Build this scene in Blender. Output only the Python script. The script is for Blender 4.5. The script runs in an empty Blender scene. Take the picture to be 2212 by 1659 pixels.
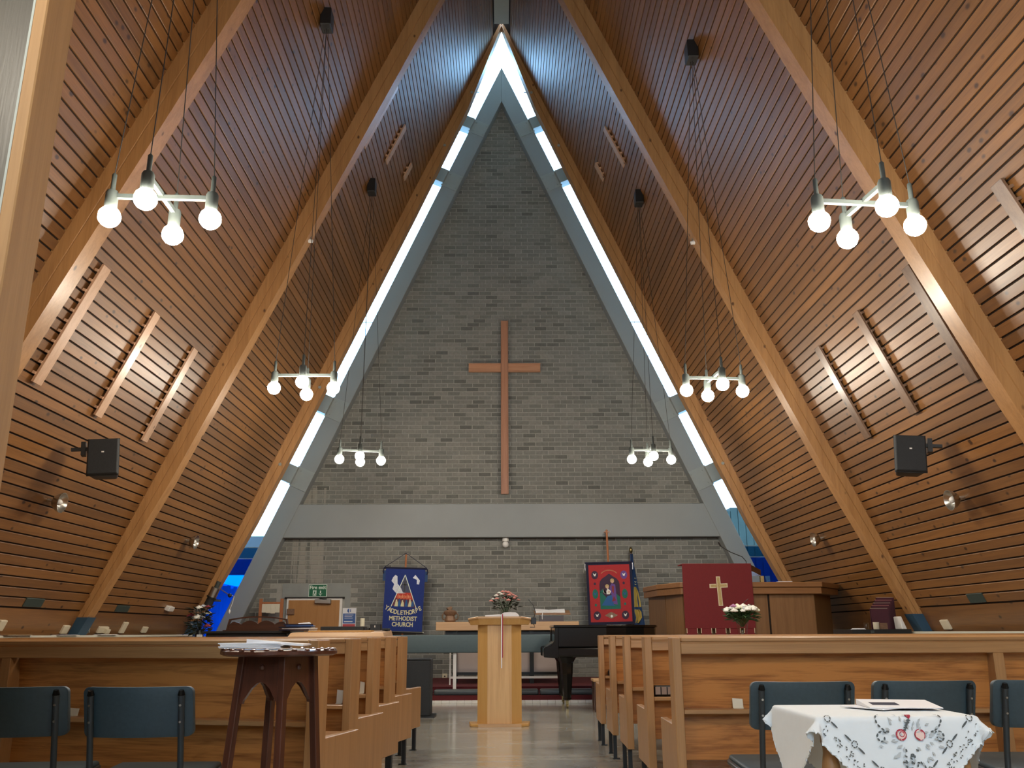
import bpy, bmesh, math, random
from mathutils import Vector, Matrix
random.seed(7)
PI = math.pi
S = bpy.context.scene
COL = S.collection

# ------------------------------------------------------------------ camera, sky, exposure
cam_d = bpy.data.cameras.new('camera')
cam = bpy.data.objects.new('camera', cam_d)
COL.objects.link(cam)
cam_d.sensor_width = 36.0
cam_d.lens = 1900.0 / 2212.0 * 36.0
cam_d.clip_start = 0.05
cam_d.clip_end = 300
yaw, tilt, roll = math.radians(0.680), math.radians(15.765), math.radians(0.26)
fw = Vector((math.sin(yaw) * math.cos(tilt), math.cos(yaw) * math.cos(tilt), math.sin(tilt)))
rt = Vector((math.cos(yaw), -math.sin(yaw), 0))
up = rt.cross(fw)
r2 = rt * math.cos(roll) - up * math.sin(roll)
u2 = up * math.cos(roll) + rt * math.sin(roll)
cam.matrix_world = Matrix(((r2.x, u2.x, -fw.x, 0), (r2.y, u2.y, -fw.y, 0), (r2.z, u2.z, -fw.z, 0.9), (0, 0, 0, 1)))
S.camera = cam

SKY = 13.0
world = bpy.data.worlds.new('overcast_sky')
S.world = world
world.use_nodes = True
bg = world.node_tree.nodes['Background']
bg.inputs[0].default_value = (0.80, 0.90, 1.0, 1)
bg.inputs[1].default_value = SKY

LAMP = 180.0
S.view_settings.view_transform = 'Standard'
S.view_settings.look = 'None'
S.view_settings.exposure = 0.22
S.view_settings.gamma = 1.0
S.view_settings.use_curve_mapping = False
try:
    S.cycles.max_bounces = 8
    S.cycles.diffuse_bounces = 4
    S.cycles.transparent_max_bounces = 12
    S.cycles.sample_clamp_indirect = 6.0
    S.cycles.caustics_reflective = False
    S.cycles.use_denoising = True
except Exception:
    pass

# ------------------------------------------------------------------ mesh helpers
class MB:
    def __init__(s):
        s.v = []; s.f = []; s.m = Matrix.Identity(4)
    def add(s, vs, fs):
        n = len(s.v)
        s.v += [s.m @ Vector(p) for p in vs]
        s.f += [[n + i for i in f] for f in fs]
        return s
    def box(s, x0, x1, y0, y1, z0, z1):
        return s.add([(x0, y0, z0), (x1, y0, z0), (x1, y1, z0), (x0, y1, z0), (x0, y0, z1), (x1, y0, z1), (x1, y1, z1), (x0, y1, z1)],
                     [(0, 3, 2, 1), (4, 5, 6, 7), (0, 1, 5, 4), (1, 2, 6, 5), (2, 3, 7, 6), (3, 0, 4, 7)])
    def hexa(s, p):
        return s.add(p, [(0, 3, 2, 1), (4, 5, 6, 7), (0, 1, 5, 4), (1, 2, 6, 5), (2, 3, 7, 6), (3, 0, 4, 7)])
    def cyl(s, p0, p1, r0, r1=None, n=12, caps=True):
        r1 = r0 if r1 is None else r1
        p0, p1 = Vector(p0), Vector(p1)
        a = (p1 - p0).normalized()
        b = a.orthogonal().normalized(); c = a.cross(b)
        vs = []
        for p, r in ((p0, r0), (p1, r1)):
            vs += [p + (b * math.cos(2 * PI * i / n) + c * math.sin(2 * PI * i / n)) * r for i in range(n)]
        fs = [(i, (i + 1) % n, n + (i + 1) % n, n + i) for i in range(n)]
        if caps:
            fs += [tuple(range(n - 1, -1, -1)), tuple(range(n, 2 * n))]
        return s.add(vs, fs)
    def tube(s, pts, r, n=8):
        pts = [Vector(p) for p in pts]
        vs = []; ref = None
        for i, p in enumerate(pts):
            a = (pts[min(i + 1, len(pts) - 1)] - pts[max(i - 1, 0)]).normalized()
            if ref is None: ref = a.orthogonal().normalized()
            b = (ref - a * ref.dot(a)).normalized(); ref = b; c = a.cross(b)
            vs += [p + (b * math.cos(2 * PI * k / n) + c * math.sin(2 * PI * k / n)) * r for k in range(n)]
        fs = []
        for i in range(len(pts) - 1):
            fs += [(i * n + k, i * n + (k + 1) % n, (i + 1) * n + (k + 1) % n, (i + 1) * n + k) for k in range(n)]
        fs += [tuple(range(n - 1, -1, -1)), tuple(range((len(pts) - 1) * n, len(pts) * n))]
        return s.add(vs, fs)
    def lathe(s, prof, n=20, c=(0, 0, 0)):
        vs = []
        for r, z in prof:
            vs += [(c[0] + r * math.cos(2 * PI * i / n), c[1] + r * math.sin(2 * PI * i / n), c[2] + z) for i in range(n)]
        fs = []
        for j in range(len(prof) - 1):
            fs += [(j * n + i, j * n + (i + 1) % n, (j + 1) * n + (i + 1) % n, (j + 1) * n + i) for i in range(n)]
        fs += [tuple(range(n - 1, -1, -1)), tuple(range((len(prof) - 1) * n, len(prof) * n))]
        return s.add(vs, fs)
    def prism(s, poly, d0, d1, plane='xz'):
        # poly: 2-D outline; extruded along the third axis from d0 to d1
        n = len(poly)
        def P(a, b, d):
            return (a, d, b) if plane == 'xz' else ((a, b, d) if plane == 'xy' else (d, a, b))
        vs = [P(a, b, d0) for a, b in poly] + [P(a, b, d1) for a, b in poly]
        fs = [tuple(range(n)), tuple(range(2 * n - 1, n - 1, -1))] + [(i, n + i, n + (i + 1) % n, (i + 1) % n) for i in range(n)]
        return s.add(vs, fs)
    def ball(s, c, r, n=10, sc=(1, 1, 1)):
        prof = [(max(1e-4, math.sin(PI * j / n)) * r, -math.cos(PI * j / n) * r) for j in range(n + 1)]
        vs = []; m = n + 4
        for rr, z in prof:
            vs += [(c[0] + rr * math.cos(2 * PI * i / m) * sc[0], c[1] + rr * math.sin(2 * PI * i / m) * sc[1], c[2] + z * sc[2]) for i in range(m)]
        fs = []
        for j in range(n):
            fs += [(j * m + i, j * m + (i + 1) % m, (j + 1) * m + (i + 1) % m, (j + 1) * m + i) for i in range(m)]
        return s.add(vs, fs)
    def mesh(s, name, mat, bev=0.0, smooth=None, seg=1):
        me = bpy.data.meshes.new(name)
        me.from_pydata([tuple(p) for p in s.v], [], s.f)
        bm = bmesh.new(); bm.from_mesh(me)
        bmesh.ops.recalc_face_normals(bm, faces=bm.faces)
        if bev:
            es = [e for e in bm.edges if len(e.link_faces) == 2 and e.calc_face_angle(0) > 0.6]
            bmesh.ops.bevel(bm, geom=es, offset=bev, segments=seg, affect='EDGES', profile=0.5, clamp_overlap=True)
        bm.to_mesh(me); bm.free()
        if smooth:
            for p in me.polygons: p.use_smooth = True
            me.set_sharp_from_angle(angle=smooth)
        me.materials.append(mat)
        return me
    def obj(s, name, mat, parent=None, bev=0.0, smooth=None, seg=1):
        return link(name, s.mesh(name, mat, bev, smooth, seg), parent)

def link(name, me, parent=None, loc=None):
    o = bpy.data.objects.new(name, me)
    COL.objects.link(o)
    if parent: o.parent = parent
    if loc: o.location = loc
    return o

def tag(o, label, cat, group=None):
    o['label'] = label; o['category'] = cat
    if group: o['group'] = group
    return o

def thing(name, label, cat, loc=(0, 0, 0), rz=0.0, group=None):
    o = bpy.data.objects.new(name, None)
    COL.objects.link(o)
    o.empty_display_size = 0.05
    o.location = loc; o.rotation_euler = (0, 0, rz)
    return tag(o, label, cat, group)

def struct(o):
    o['kind'] = 'structure'; return o

def copy_tree(o, parent=None):
    c = o.copy(); COL.objects.link(c)
    if parent: c.parent = parent
    for ch in list(o.children): copy_tree(ch, c)
    return c

def text_mesh(mb, body, size, fn, align='CENTER', bold=0.0):
    """Lettering as flat polygons; fn maps (x, y) in text space to a 3-D point."""
    cu = bpy.data.curves.new('lettering', 'FONT')
    cu.body = body; cu.size = size; cu.align_x = align; cu.align_y = 'CENTER'
    cu.offset = bold; cu.resolution_u = 3
    to = bpy.data.objects.new('lettering', cu); COL.objects.link(to)
    dg = bpy.context.evaluated_depsgraph_get()
    me = to.evaluated_get(dg).to_mesh()
    vs = [fn(v.co.x, v.co.y) for v in me.vertices]
    fs = [tuple(p.vertices) for p in me.polygons]
    to.evaluated_get(dg).to_mesh_clear()
    bpy.data.objects.remove(to); bpy.data.curves.remove(cu)
    mb.add(vs, fs)
    return mb

# ------------------------------------------------------------------ materials
def nm(name):
    m = bpy.data.materials.new(name); m.use_nodes = True
    nt = m.node_tree; b = nt.nodes['Principled BSDF']
    return m, nt, b

def N(nt, typ, **kw):
    n = nt.nodes.new(typ)
    for k, v in kw.items():
        if k.startswith('i_'):
            key = k[2:]
            n.inputs[int(key) if key.isdigit() else key.replace('_', ' ')].default_value = v
        else: setattr(n, k, v)
    return n

def c4(c): return (c[0], c[1], c[2], 1)

def plain(name, col, rough=0.5, metal=0.0, var=0.12, scale=9.0, bump=0.0, coat=0.0, spec=0.5, emit=None, stretch=(1, 1, 1)):
    m, nt, b = nm(name); L = nt.links
    tc = N(nt, 'ShaderNodeTexCoord'); mp = N(nt, 'ShaderNodeMapping')
    mp.inputs['Scale'].default_value = stretch
    L.new(tc.outputs['Object'], mp.inputs[0])
    no = N(nt, 'ShaderNodeTexNoise', i_Scale=scale, i_Detail=5.0)
    L.new(mp.outputs[0], no.inputs['Vector'])
    mx = N(nt, 'ShaderNodeMix', data_type='RGBA')
    mx.inputs[6].default_value = c4([x * (1 - var) for x in col])
    mx.inputs[7].default_value = c4([min(1, x * (1 + var)) for x in col])
    L.new(no.outputs[0], mx.inputs[0])
    L.new(mx.outputs[2], b.inputs['Base Color'])
    b.inputs['Roughness'].default_value = rough
    b.inputs['Metallic'].default_value = metal
    b.inputs['Specular IOR Level'].default_value = spec
    b.inputs['Coat Weight'].default_value = coat
    b.inputs['Coat Roughness'].default_value = 0.12
    if bump:
        bp = N(nt, 'ShaderNodeBump', i_Strength=bump, i_Distance=0.004)
        L.new(no.outputs[0], bp.inputs['Height']); L.new(bp.outputs[0], b.inputs['Normal'])
    if emit:
        b.inputs['Emission Color'].default_value = c4(emit[0]); b.inputs['Emission Strength'].default_value = emit[1]
    return m

def wood(name, dark, light, along='x', rough=0.4, coat=0.3, coat_rough=0.2, knots=0.0, fine=26.0, var=0.25, streak=0.5, lo=0.9):
    m, nt, b = nm(name); L = nt.links
    tc = N(nt, 'ShaderNodeTexCoord'); oi = N(nt, 'ShaderNodeObjectInfo'); ge = N(nt, 'ShaderNodeNewGeometry')
    rnd = N(nt, 'ShaderNodeMath', operation='ADD')
    L.new(oi.outputs['Random'], rnd.inputs[0]); L.new(ge.outputs['Random Per Island'], rnd.inputs[1])
    fr = N(nt, 'ShaderNodeMath', operation='FRACT'); L.new(rnd.outputs[0], fr.inputs[0])
    sh = N(nt, 'ShaderNodeMath', operation='MULTIPLY', i_1=53.0); L.new(fr.outputs[0], sh.inputs[0])
    ad = N(nt, 'ShaderNodeVectorMath', operation='ADD')
    L.new(tc.outputs['Object'], ad.inputs[0]); L.new(sh.outputs[0], ad.inputs[1])
    def mapped(lo, hi):
        mp = N(nt, 'ShaderNodeMapping')
        mp.inputs['Scale'].default_value = [lo if a == along else hi for a in 'xyz']
        L.new(ad.outputs[0], mp.inputs[0]); return mp.outputs[0]
    n1 = N(nt, 'ShaderNodeTexNoise', i_Scale=1.0, i_Detail=6.0, i_Roughness=0.62, i_Distortion=0.6)
    L.new(mapped(lo, fine), n1.inputs['Vector'])
    n2 = N(nt, 'ShaderNodeTexNoise', i_Scale=1.0, i_Detail=3.0)
    L.new(mapped(6.0, fine * 7), n2.inputs['Vector'])
    mixv = N(nt, 'ShaderNodeMix', data_type='FLOAT'); mixv.inputs[0].default_value = 0.3
    L.new(n1.outputs[0], mixv.inputs[2]); L.new(n2.outputs[0], mixv.inputs[3])
    rp = N(nt, 'ShaderNodeValToRGB')
    rp.color_ramp.elements[0].position = 0.5 - 0.3 * streak - 0.1; rp.color_ramp.elements[0].color = c4(dark)
    rp.color_ramp.elements[1].position = 0.5 + 0.3 * streak - 0.05; rp.color_ramp.elements[1].color = c4(light)
    L.new(mixv.outputs[0], rp.inputs[0])
    vr = N(nt, 'ShaderNodeMapRange'); vr.inputs[3].default_value = 1 - var; vr.inputs[4].default_value = 1 + var
    L.new(fr.outputs[0], vr.inputs[0])
    sc = N(nt, 'ShaderNodeVectorMath', operation='SCALE')
    L.new(rp.outputs[0], sc.inputs[0]); L.new(vr.outputs[0], sc.inputs['Scale'])
    out = sc.outputs[0]
    if knots:
        vo = N(nt, 'ShaderNodeTexVoronoi', i_Scale=1.0, i_Randomness=1.0)
        L.new(mapped(5.5, 8.5), vo.inputs['Vector'])
        kr = N(nt, 'ShaderNodeMapRange'); kr.inputs[1].default_value = 0.09; kr.inputs[2].default_value = 0.19
        kr.inputs[3].default_value = 0.9; kr.inputs[4].default_value = 0.0
        L.new(vo.outputs['Distance'], kr.inputs[0])
        sx = N(nt, 'ShaderNodeSeparateXYZ'); L.new(vo.outputs['Color'], sx.inputs[0])
        gt = N(nt, 'ShaderNodeMath', operation='LESS_THAN', i_1=0.55 * knots); L.new(sx.outputs[0], gt.inputs[0])
        kk = N(nt, 'ShaderNodeMath', operation='MULTIPLY'); L.new(kr.outputs[0], kk.inputs[0]); L.new(gt.outputs[0], kk.inputs[1])
        km = N(nt, 'ShaderNodeMix', data_type='RGBA')
        km.inputs[7].default_value = c4([dark[0] * 0.22, dark[1] * 0.18, dark[2] * 0.2])
        L.new(kk.outputs[0], km.inputs[0]); L.new(out, km.inputs[6])
        out = km.outputs[2]
    L.new(out, b.inputs['Base Color'])
    b.inputs['Roughness'].default_value = rough
    b.inputs['Coat Weight'].default_value = coat
    b.inputs['Coat Roughness'].default_value = coat_rough
    bp = N(nt, 'ShaderNodeBump', i_Strength=0.12, i_Distance=0.002)
    L.new(n2.outputs[0], bp.inputs['Height']); L.new(bp.outputs[0], b.inputs['Normal'])
    return m

def glass(name, tint, refl=0.06):
    m = bpy.data.materials.new(name); m.use_nodes = True
    nt = m.node_tree; nt.nodes.clear(); L = nt.links
    o = N(nt, 'ShaderNodeOutputMaterial')
    t = N(nt, 'ShaderNodeBsdfTransparent'); t.inputs[0].default_value = c4([x ** 0.5 for x in tint])
    g = N(nt, 'ShaderNodeBsdfGlossy'); g.inputs['Roughness'].default_value = 0.03
    lw = N(nt, 'ShaderNodeLayerWeight', i_Blend=0.5)
    pw = N(nt, 'ShaderNodeMath', operation='POWER', i_1=5.0); L.new(lw.outputs['Facing'], pw.inputs[0])
    fr = N(nt, 'ShaderNodeMath', operation='MULTIPLY_ADD', i_1=0.5, i_2=0.03); L.new(pw.outputs[0], fr.inputs[0])
    mx = N(nt, 'ShaderNodeMixShader')
    L.new(fr.outputs[0], mx.inputs[0]); L.new(t.outputs[0], mx.inputs[1]); L.new(g.outputs[0], mx.inputs[2])
    L.new(mx.outputs[0], o.inputs[0])
    return m

M = {}
M['board'] = wood('varnished_board', (0.120, 0.048, 0.0115), (0.235, 0.104, 0.027), along='y', rough=0.48, coat=0.6, coat_rough=0.33, knots=1.0, var=0.22)
M['rafter'] = wood('rafter_timber', (0.30, 0.145, 0.050), (0.46, 0.245, 0.095), along='z', rough=0.4, coat=0.3, coat_rough=0.25, knots=0.35, fine=14.0, var=0.08)
M['batten'] = wood('sawn_batten', (0.50, 0.30, 0.18), (0.66, 0.44, 0.30), along='z', rough=0.33, coat=0.5, coat_rough=0.28, knots=0.5, fine=20, var=0.1)
M['batten_dark'] = wood('dark_brown_batten', (0.10, 0.055, 0.032), (0.19, 0.115, 0.072), along='z', rough=0.35, coat=0.4, coat_rough=0.25, knots=0.4, fine=20, var=0.15)  # darker brown copy of the batten wood, for the lower right slope
M['trimwood'] = wood('trim_timber', (0.30, 0.165, 0.065), (0.40, 0.23, 0.095), along='z', rough=0.65, coat=0.0, fine=20, var=0.02)
M['dark'] = plain('dark_gap', (0.016, 0.009, 0.006), 0.9)
M['pew'] = wood('pew_oak', (0.26, 0.130, 0.048), (0.43, 0.235, 0.098), along='x', rough=0.4, coat=0.25, fine=30, var=0.07)
M['pew_end'] = wood('pew_end_oak', (0.285, 0.145, 0.055), (0.40, 0.215, 0.088), along='z', rough=0.42, coat=0.2, fine=30, var=0.07)
M['veneer'] = wood('pew_veneer', (0.19, 0.058, 0.012), (0.50, 0.205, 0.052), along='x', rough=0.42, coat=0.2, fine=24, var=0.12, streak=0.30, lo=2.6)
M['oak'] = wood('light_oak', (0.50, 0.285, 0.115), (0.66, 0.42, 0.19), along='z', rough=0.45, coat=0.15, fine=24, var=0.04)
M['oak_h'] = wood('light_oak_rail', (0.46, 0.27, 0.13), (0.60, 0.38, 0.20), along='x', rough=0.45, coat=0.15, fine=24, var=0.04)
M['oak_y'] = wood('oak_honey', (0.50, 0.27, 0.075), (0.58, 0.335, 0.11), along='z', rough=0.45, coat=0.1, fine=24, var=0.03)
M['pulpit'] = wood('pulpit_veneer', (0.175, 0.082, 0.028), (0.27, 0.135, 0.052), along='z', rough=0.4, coat=0.25, fine=18, var=0.08)
M['pulpit_cap'] = wood('pulpit_cap', (0.20, 0.088, 0.03), (0.31, 0.145, 0.052), along='x', rough=0.4, coat=0.25, fine=24, var=0.06)
M['mahogany'] = wood('mahogany', (0.032, 0.011, 0.007), (0.085, 0.028, 0.016), along='z', rough=0.3, coat=0.5, coat_rough=0.15, fine=24, var=0.08)
M['walnut'] = wood('dark_walnut', (0.03, 0.013, 0.008), (0.07, 0.028, 0.016), along='x', rough=0.3, coat=0.4, fine=20, var=0.08)
M['crosswood'] = wood('cross_timber', (0.27, 0.115, 0.062), (0.45, 0.225, 0.13), along='z', rough=0.5, coat=0.1, fine=34, var=0.05)
M['doorwood'] = wood('door_veneer', (0.36, 0.165, 0.045), (0.43, 0.21, 0.065), along='z', rough=0.45, coat=0.1, fine=16, var=0.03)
M['orange'] = wood('orange_pine', (0.34, 0.115, 0.04), (0.46, 0.175, 0.07), along='z', rough=0.5, coat=0.1, fine=20, var=0.05)
M['frame'] = plain('grey_painted_concrete', (0.27, 0.295, 0.30), 0.6, var=0.06, scale=3, bump=0.1)
M['steel'] = plain('grey_painted_steel', (0.30, 0.33, 0.325), 0.5, var=0.06)
M['ridge'] = plain('pale_ridge_paint', (0.36, 0.40, 0.37), 0.6, var=0.08)
M['partition'] = plain('grey_partition_paint', (0.045, 0.042, 0.032), 0.42, var=0.12, scale=14, stretch=(9, 1, 0.6), bump=0.15)
M['trunk'] = plain('cream_trunking', (0.60, 0.60, 0.52), 0.45, var=0.05)
M['white'] = plain('white_plastic', (0.80, 0.80, 0.78), 0.4, var=0.03)
M['cream'] = plain('cream_plastic', (0.66, 0.60, 0.46), 0.45, var=0.04)
M['paper'] = plain('white_paper', (0.78, 0.80, 0.84), 0.8, var=0.03)
M['paper_cream'] = plain('cream_paper', (0.70, 0.66, 0.52), 0.8, var=0.06)
M['black'] = plain('black_plastic', (0.012, 0.014, 0.015), 0.42, var=0.2)
M['cabinet'] = plain('black_speaker_cloth', (0.018, 0.021, 0.024), 0.75, var=0.3, scale=60, bump=0.2)
M['gloss'] = plain('piano_lacquer', (0.005, 0.005, 0.005), 0.2, var=0.1, coat=0.25, spec=0.3)
M['metal'] = plain('brushed_metal', (0.55, 0.54, 0.50), 0.3, metal=1.0, var=0.08)
M['dish'] = plain('reflector_metal', (0.62, 0.62, 0.58), 0.28, metal=1.0, var=0.06)
M['gun'] = plain('grey_lamp_metal', (0.05, 0.062, 0.06), 0.6, var=0.08)
M['cable'] = plain('dark_cable', (0.03, 0.028, 0.026), 0.6, var=0.1)
M['brass'] = plain('worn_brass', (0.25, 0.19, 0.08), 0.35, metal=1.0)
M['bluesteel'] = plain('blue_painted_shoe', (0.028, 0.075, 0.13), 0.5, var=0.15)
M['greenplate'] = plain('dark_green_plate', (0.035, 0.055, 0.05), 0.5, var=0.2, scale=30)
M['vinyl'] = plain('blue_grey_vinyl', (0.036, 0.060, 0.074), 0.52, var=0.2, scale=70, bump=0.15)
M['vinyl_rail'] = plain('teal_grey_upholstery', (0.078, 0.118, 0.132), 0.6, var=0.1, scale=40, bump=0.1)
M['kneeler'] = plain('grey_kneeler_vinyl', (0.055, 0.07, 0.08), 0.4, var=0.15, scale=30)
M['chairleg'] = plain('dark_chair_steel', (0.032, 0.040, 0.045), 0.38, metal=0.2, var=0.1)
M['pewleg'] = plain('black_pew_leg', (0.012, 0.015, 0.018), 0.5, var=0.1)
M['carpet'] = plain('dark_red_carpet', (0.095, 0.010, 0.014), 0.95, var=0.35, scale=120, bump=0.3)
M['velvet'] = plain('crimson_velvet', (0.17, 0.010, 0.013), 0.75, var=0.15, scale=60)
M['gold'] = plain('gold_braid', (0.50, 0.37, 0.15), 0.55, var=0.35, scale=70)
M['goldedge'] = plain('pale_gold_edge', (0.72, 0.62, 0.42), 0.55, var=0.1)
M['blue'] = plain('royal_blue_cloth', (0.013, 0.034, 0.20), 0.85, var=0.12, scale=40)
M['navy'] = plain('navy_cloth', (0.010, 0.012, 0.040), 0.85, var=0.2)
M['red'] = plain('red_cloth', (0.42, 0.030, 0.036), 0.85, var=0.12, scale=40)
M['letter'] = plain('pale_yellow_felt', (0.68, 0.66, 0.42), 0.85, var=0.08)
M['flagblue'] = plain('flag_blue', (0.022, 0.065, 0.18), 0.8, var=0.15)
M['yellow'] = plain('flag_yellow', (0.50, 0.38, 0.09), 0.8, var=0.1)
M['green'] = plain('sign_green', (0.004, 0.125, 0.058), 0.4, var=0.05)
M['signwhite'] = plain('sign_white', (0.70, 0.82, 0.74), 0.4, var=0.02)
M['posterblue'] = plain('poster_blue', (0.050, 0.12, 0.36), 0.5, var=0.06)
M['posterred'] = plain('poster_red', (0.46, 0.06, 0.075), 0.5, var=0.06)
M['wax'] = plain('candle_wax', (0.78, 0.74, 0.56), 0.5, var=0.03)
M['maroon'] = plain('maroon_folder', (0.060, 0.010, 0.020), 0.6, var=0.12)
M['leaf'] = plain('leaf_green', (0.030, 0.070, 0.018), 0.6, var=0.4, scale=30)
M['leafdark'] = plain('dark_leaf', (0.016, 0.024, 0.016), 0.6, var=0.4, scale=30)
M['petal'] = plain('white_petal', (0.82, 0.83, 0.78), 0.7, var=0.05)
M['petalcream'] = plain('cream_petal', (0.83, 0.85, 0.66), 0.7, var=0.05)
M['petalpink'] = plain('pink_petal', (0.72, 0.30, 0.27), 0.7, var=0.12)
M['petalmauve'] = plain('mauve_petal', (0.42, 0.20, 0.36), 0.7, var=0.12)
M['petalred'] = plain('dark_red_petal', (0.24, 0.03, 0.05), 0.7, var=0.2)
M['linen'] = plain('white_linen', (0.76, 0.83, 0.88), 0.85, var=0.03, scale=40, bump=0.05)
M['thread'] = plain('grey_thread', (0.48, 0.53, 0.56), 0.85, var=0.1)
M['dthread'] = plain('dark_thread', (0.09, 0.11, 0.12), 0.85, var=0.1)
M['rthread'] = plain('red_thread', (0.38, 0.02, 0.05), 0.8, var=0.1)
M['pthread'] = plain('pink_thread', (0.80, 0.62, 0.58), 0.8, var=0.1)
M['bronze'] = plain('mottled_bronze', (0.22, 0.13, 0.08), 0.45, metal=0.2, var=0.45, scale=40)
M['skin'] = plain('embroidered_skin', (0.66, 0.42, 0.30), 0.85, var=0.05)
M['purple'] = plain('embroidered_purple', (0.15, 0.08, 0.30), 0.85, var=0.1)
M['teal'] = plain('embroidered_teal', (0.02, 0.16, 0.12), 0.85, var=0.2)
M['skyblue'] = plain('embroidered_blue', (0.03, 0.12, 0.33), 0.85, var=0.1)
M['plum'] = plain('embroidered_night', (0.055, 0.030, 0.062), 0.85, var=0.2)
M['silver'] = plain('silver_lame', (0.50, 0.52, 0.58), 0.4, metal=0.3, var=0.3, scale=40)
M['flame'] = plain('flame_patch', (0.50, 0.045, 0.03), 0.8, var=0.2)
M['peach'] = plain('peach_thread', (0.80, 0.36, 0.18), 0.8, var=0.1)
M['panelcloth'] = plain('pale_pink_cloth', (0.42, 0.37, 0.36), 0.8, var=0.06)
M['ashgrey'] = plain('lintel_concrete', (0.27, 0.29, 0.28), 0.7, var=0.22, scale=5)
M['clear'] = glass('clear_glass', (0.92, 0.95, 0.93))
M['pane_tinted'] = glass('grey_tinted_glass', (0.46, 0.54, 0.60))  # tint sets how much daylight the added rear window lets in
M['pane_light'] = glass('pale_blue_glass', (0.40, 0.70, 1.0))
M['pane_band'] = glass('blue_glass', (0.008, 0.065, 0.21))
M['pane_mid'] = glass('mid_blue_glass', (0.010, 0.11, 0.30))
M['pane_cobalt'] = glass('cobalt_glass', (0.0, 0.032, 0.45))
M['hedge'] = plain('hedge_leaf', (0.012, 0.018, 0.012), 0.9, var=0.5, scale=4)
M['palehedge'] = plain('lightened_hedge_leaf', (0.42, 0.46, 0.40), 0.9, var=0.2, scale=3)  # leaf colour lightened so the foliage looks overexposed through the blue pane
M['slate'] = plain('dark_slate', (0.02, 0.02, 0.022), 0.8)
M['paving'] = plain('outside_paving', (0.30, 0.29, 0.27), 0.9)

def bulb_mat():
    m, nt, b = nm('lit_globe_bulb')
    b.inputs['Base Color'].default_value = (0.9, 0.88, 0.8, 1)
    b.inputs['Emission Color'].default_value = (1.0, 0.89, 0.73, 1)
    b.inputs['Emission Strength'].default_value = LAMP
    return m
M['bulb'] = bulb_mat()

def brick_mat(name='grey_brick'):
    m, nt, b = nm(name); L = nt.links
    oi = N(nt, 'ShaderNodeObjectInfo'); ge = N(nt, 'ShaderNodeNewGeometry')
    rnd = N(nt, 'ShaderNodeMath', operation='ADD')
    L.new(oi.outputs['Random'], rnd.inputs[0]); L.new(ge.outputs['Random Per Island'], rnd.inputs[1])
    fr = N(nt, 'ShaderNodeMath', operation='FRACT'); L.new(rnd.outputs[0], fr.inputs[0])
    rp = N(nt, 'ShaderNodeValToRGB')
    e = rp.color_ramp.elements
    e[0].position = 0.0; e[0].color = (0.112, 0.116, 0.106, 1)
    e[1].position = 1.0; e[1].color = (0.245, 0.248, 0.228, 1)
    for pos, c in ((0.12, (0.165, 0.170, 0.156, 1)), (0.55, (0.200, 0.205, 0.190, 1)), (0.85, (0.215, 0.216, 0.200, 1))):
        x = e.new(pos); x.color = c
    L.new(fr.outputs[0], rp.inputs[0])
    no = N(nt, 'ShaderNodeTexNoise', i_Scale=22.0, i_Detail=5.0)
    L.new(ge.outputs['Position'], no.inputs['Vector'])
    mr = N(nt, 'ShaderNodeMapRange'); mr.inputs[3].default_value = 0.75; mr.inputs[4].default_value = 1.25
    L.new(no.outputs[0], mr.inputs[0])
    sc = N(nt, 'ShaderNodeVectorMath', operation='SCALE')
    L.new(rp.outputs[0], sc.inputs[0]); L.new(mr.outputs[0], sc.inputs['Scale'])
    # lime streaks run down the bricks beside the left leg of the frame
    sp = N(nt, 'ShaderNodeSeparateXYZ'); L.new(ge.outputs['Position'], sp.inputs[0])
    st = N(nt, 'ShaderNodeTexNoise', i_Scale=1.0, i_Detail=2.0)
    mp = N(nt, 'ShaderNodeMapping'); mp.inputs['Scale'].default_value = (13.0, 1.0, 0.7)
    L.new(ge.outputs['Position'], mp.inputs[0]); L.new(mp.outputs[0], st.inputs['Vector'])
    s1 = N(nt, 'ShaderNodeMapRange'); s1.inputs[1].default_value = 0.44; s1.inputs[2].default_value = 0.52
    L.new(st.outputs[0], s1.inputs[0])
    gx = N(nt, 'ShaderNodeMath', operation='COMPARE', i_1=-3.34, i_2=0.30); L.new(sp.outputs['X'], gx.inputs[0])
    gz = N(nt, 'ShaderNodeMath', operation='COMPARE', i_1=2.55, i_2=0.82); L.new(sp.outputs['Z'], gz.inputs[0])
    a = N(nt, 'ShaderNodeMath', operation='MULTIPLY'); L.new(gx.outputs[0], a.inputs[0]); L.new(gz.outputs[0], a.inputs[1])
    a2 = N(nt, 'ShaderNodeMath', operation='MULTIPLY'); L.new(a.outputs[0], a2.inputs[0]); L.new(s1.outputs[0], a2.inputs[1])
    mx = N(nt, 'ShaderNodeMix', data_type='RGBA'); mx.inputs[7].default_value = (0.30, 0.29, 0.255, 1)
    L.new(a2.outputs[0], mx.inputs[0]); L.new(sc.outputs[0], mx.inputs[6])
    L.new(mx.outputs[2], b.inputs['Base Color'])
    b.inputs['Roughness'].default_value = 0.85
    bp = N(nt, 'ShaderNodeBump', i_Strength=0.35, i_Distance=0.004)
    L.new(no.outputs[0], bp.inputs['Height']); L.new(bp.outputs[0], b.inputs['Normal'])
    return m
M['brick'] = brick_mat()
M['mortar'] = plain('pale_mortar', (0.335, 0.335, 0.305), 0.95, var=0.2, scale=25)

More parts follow.
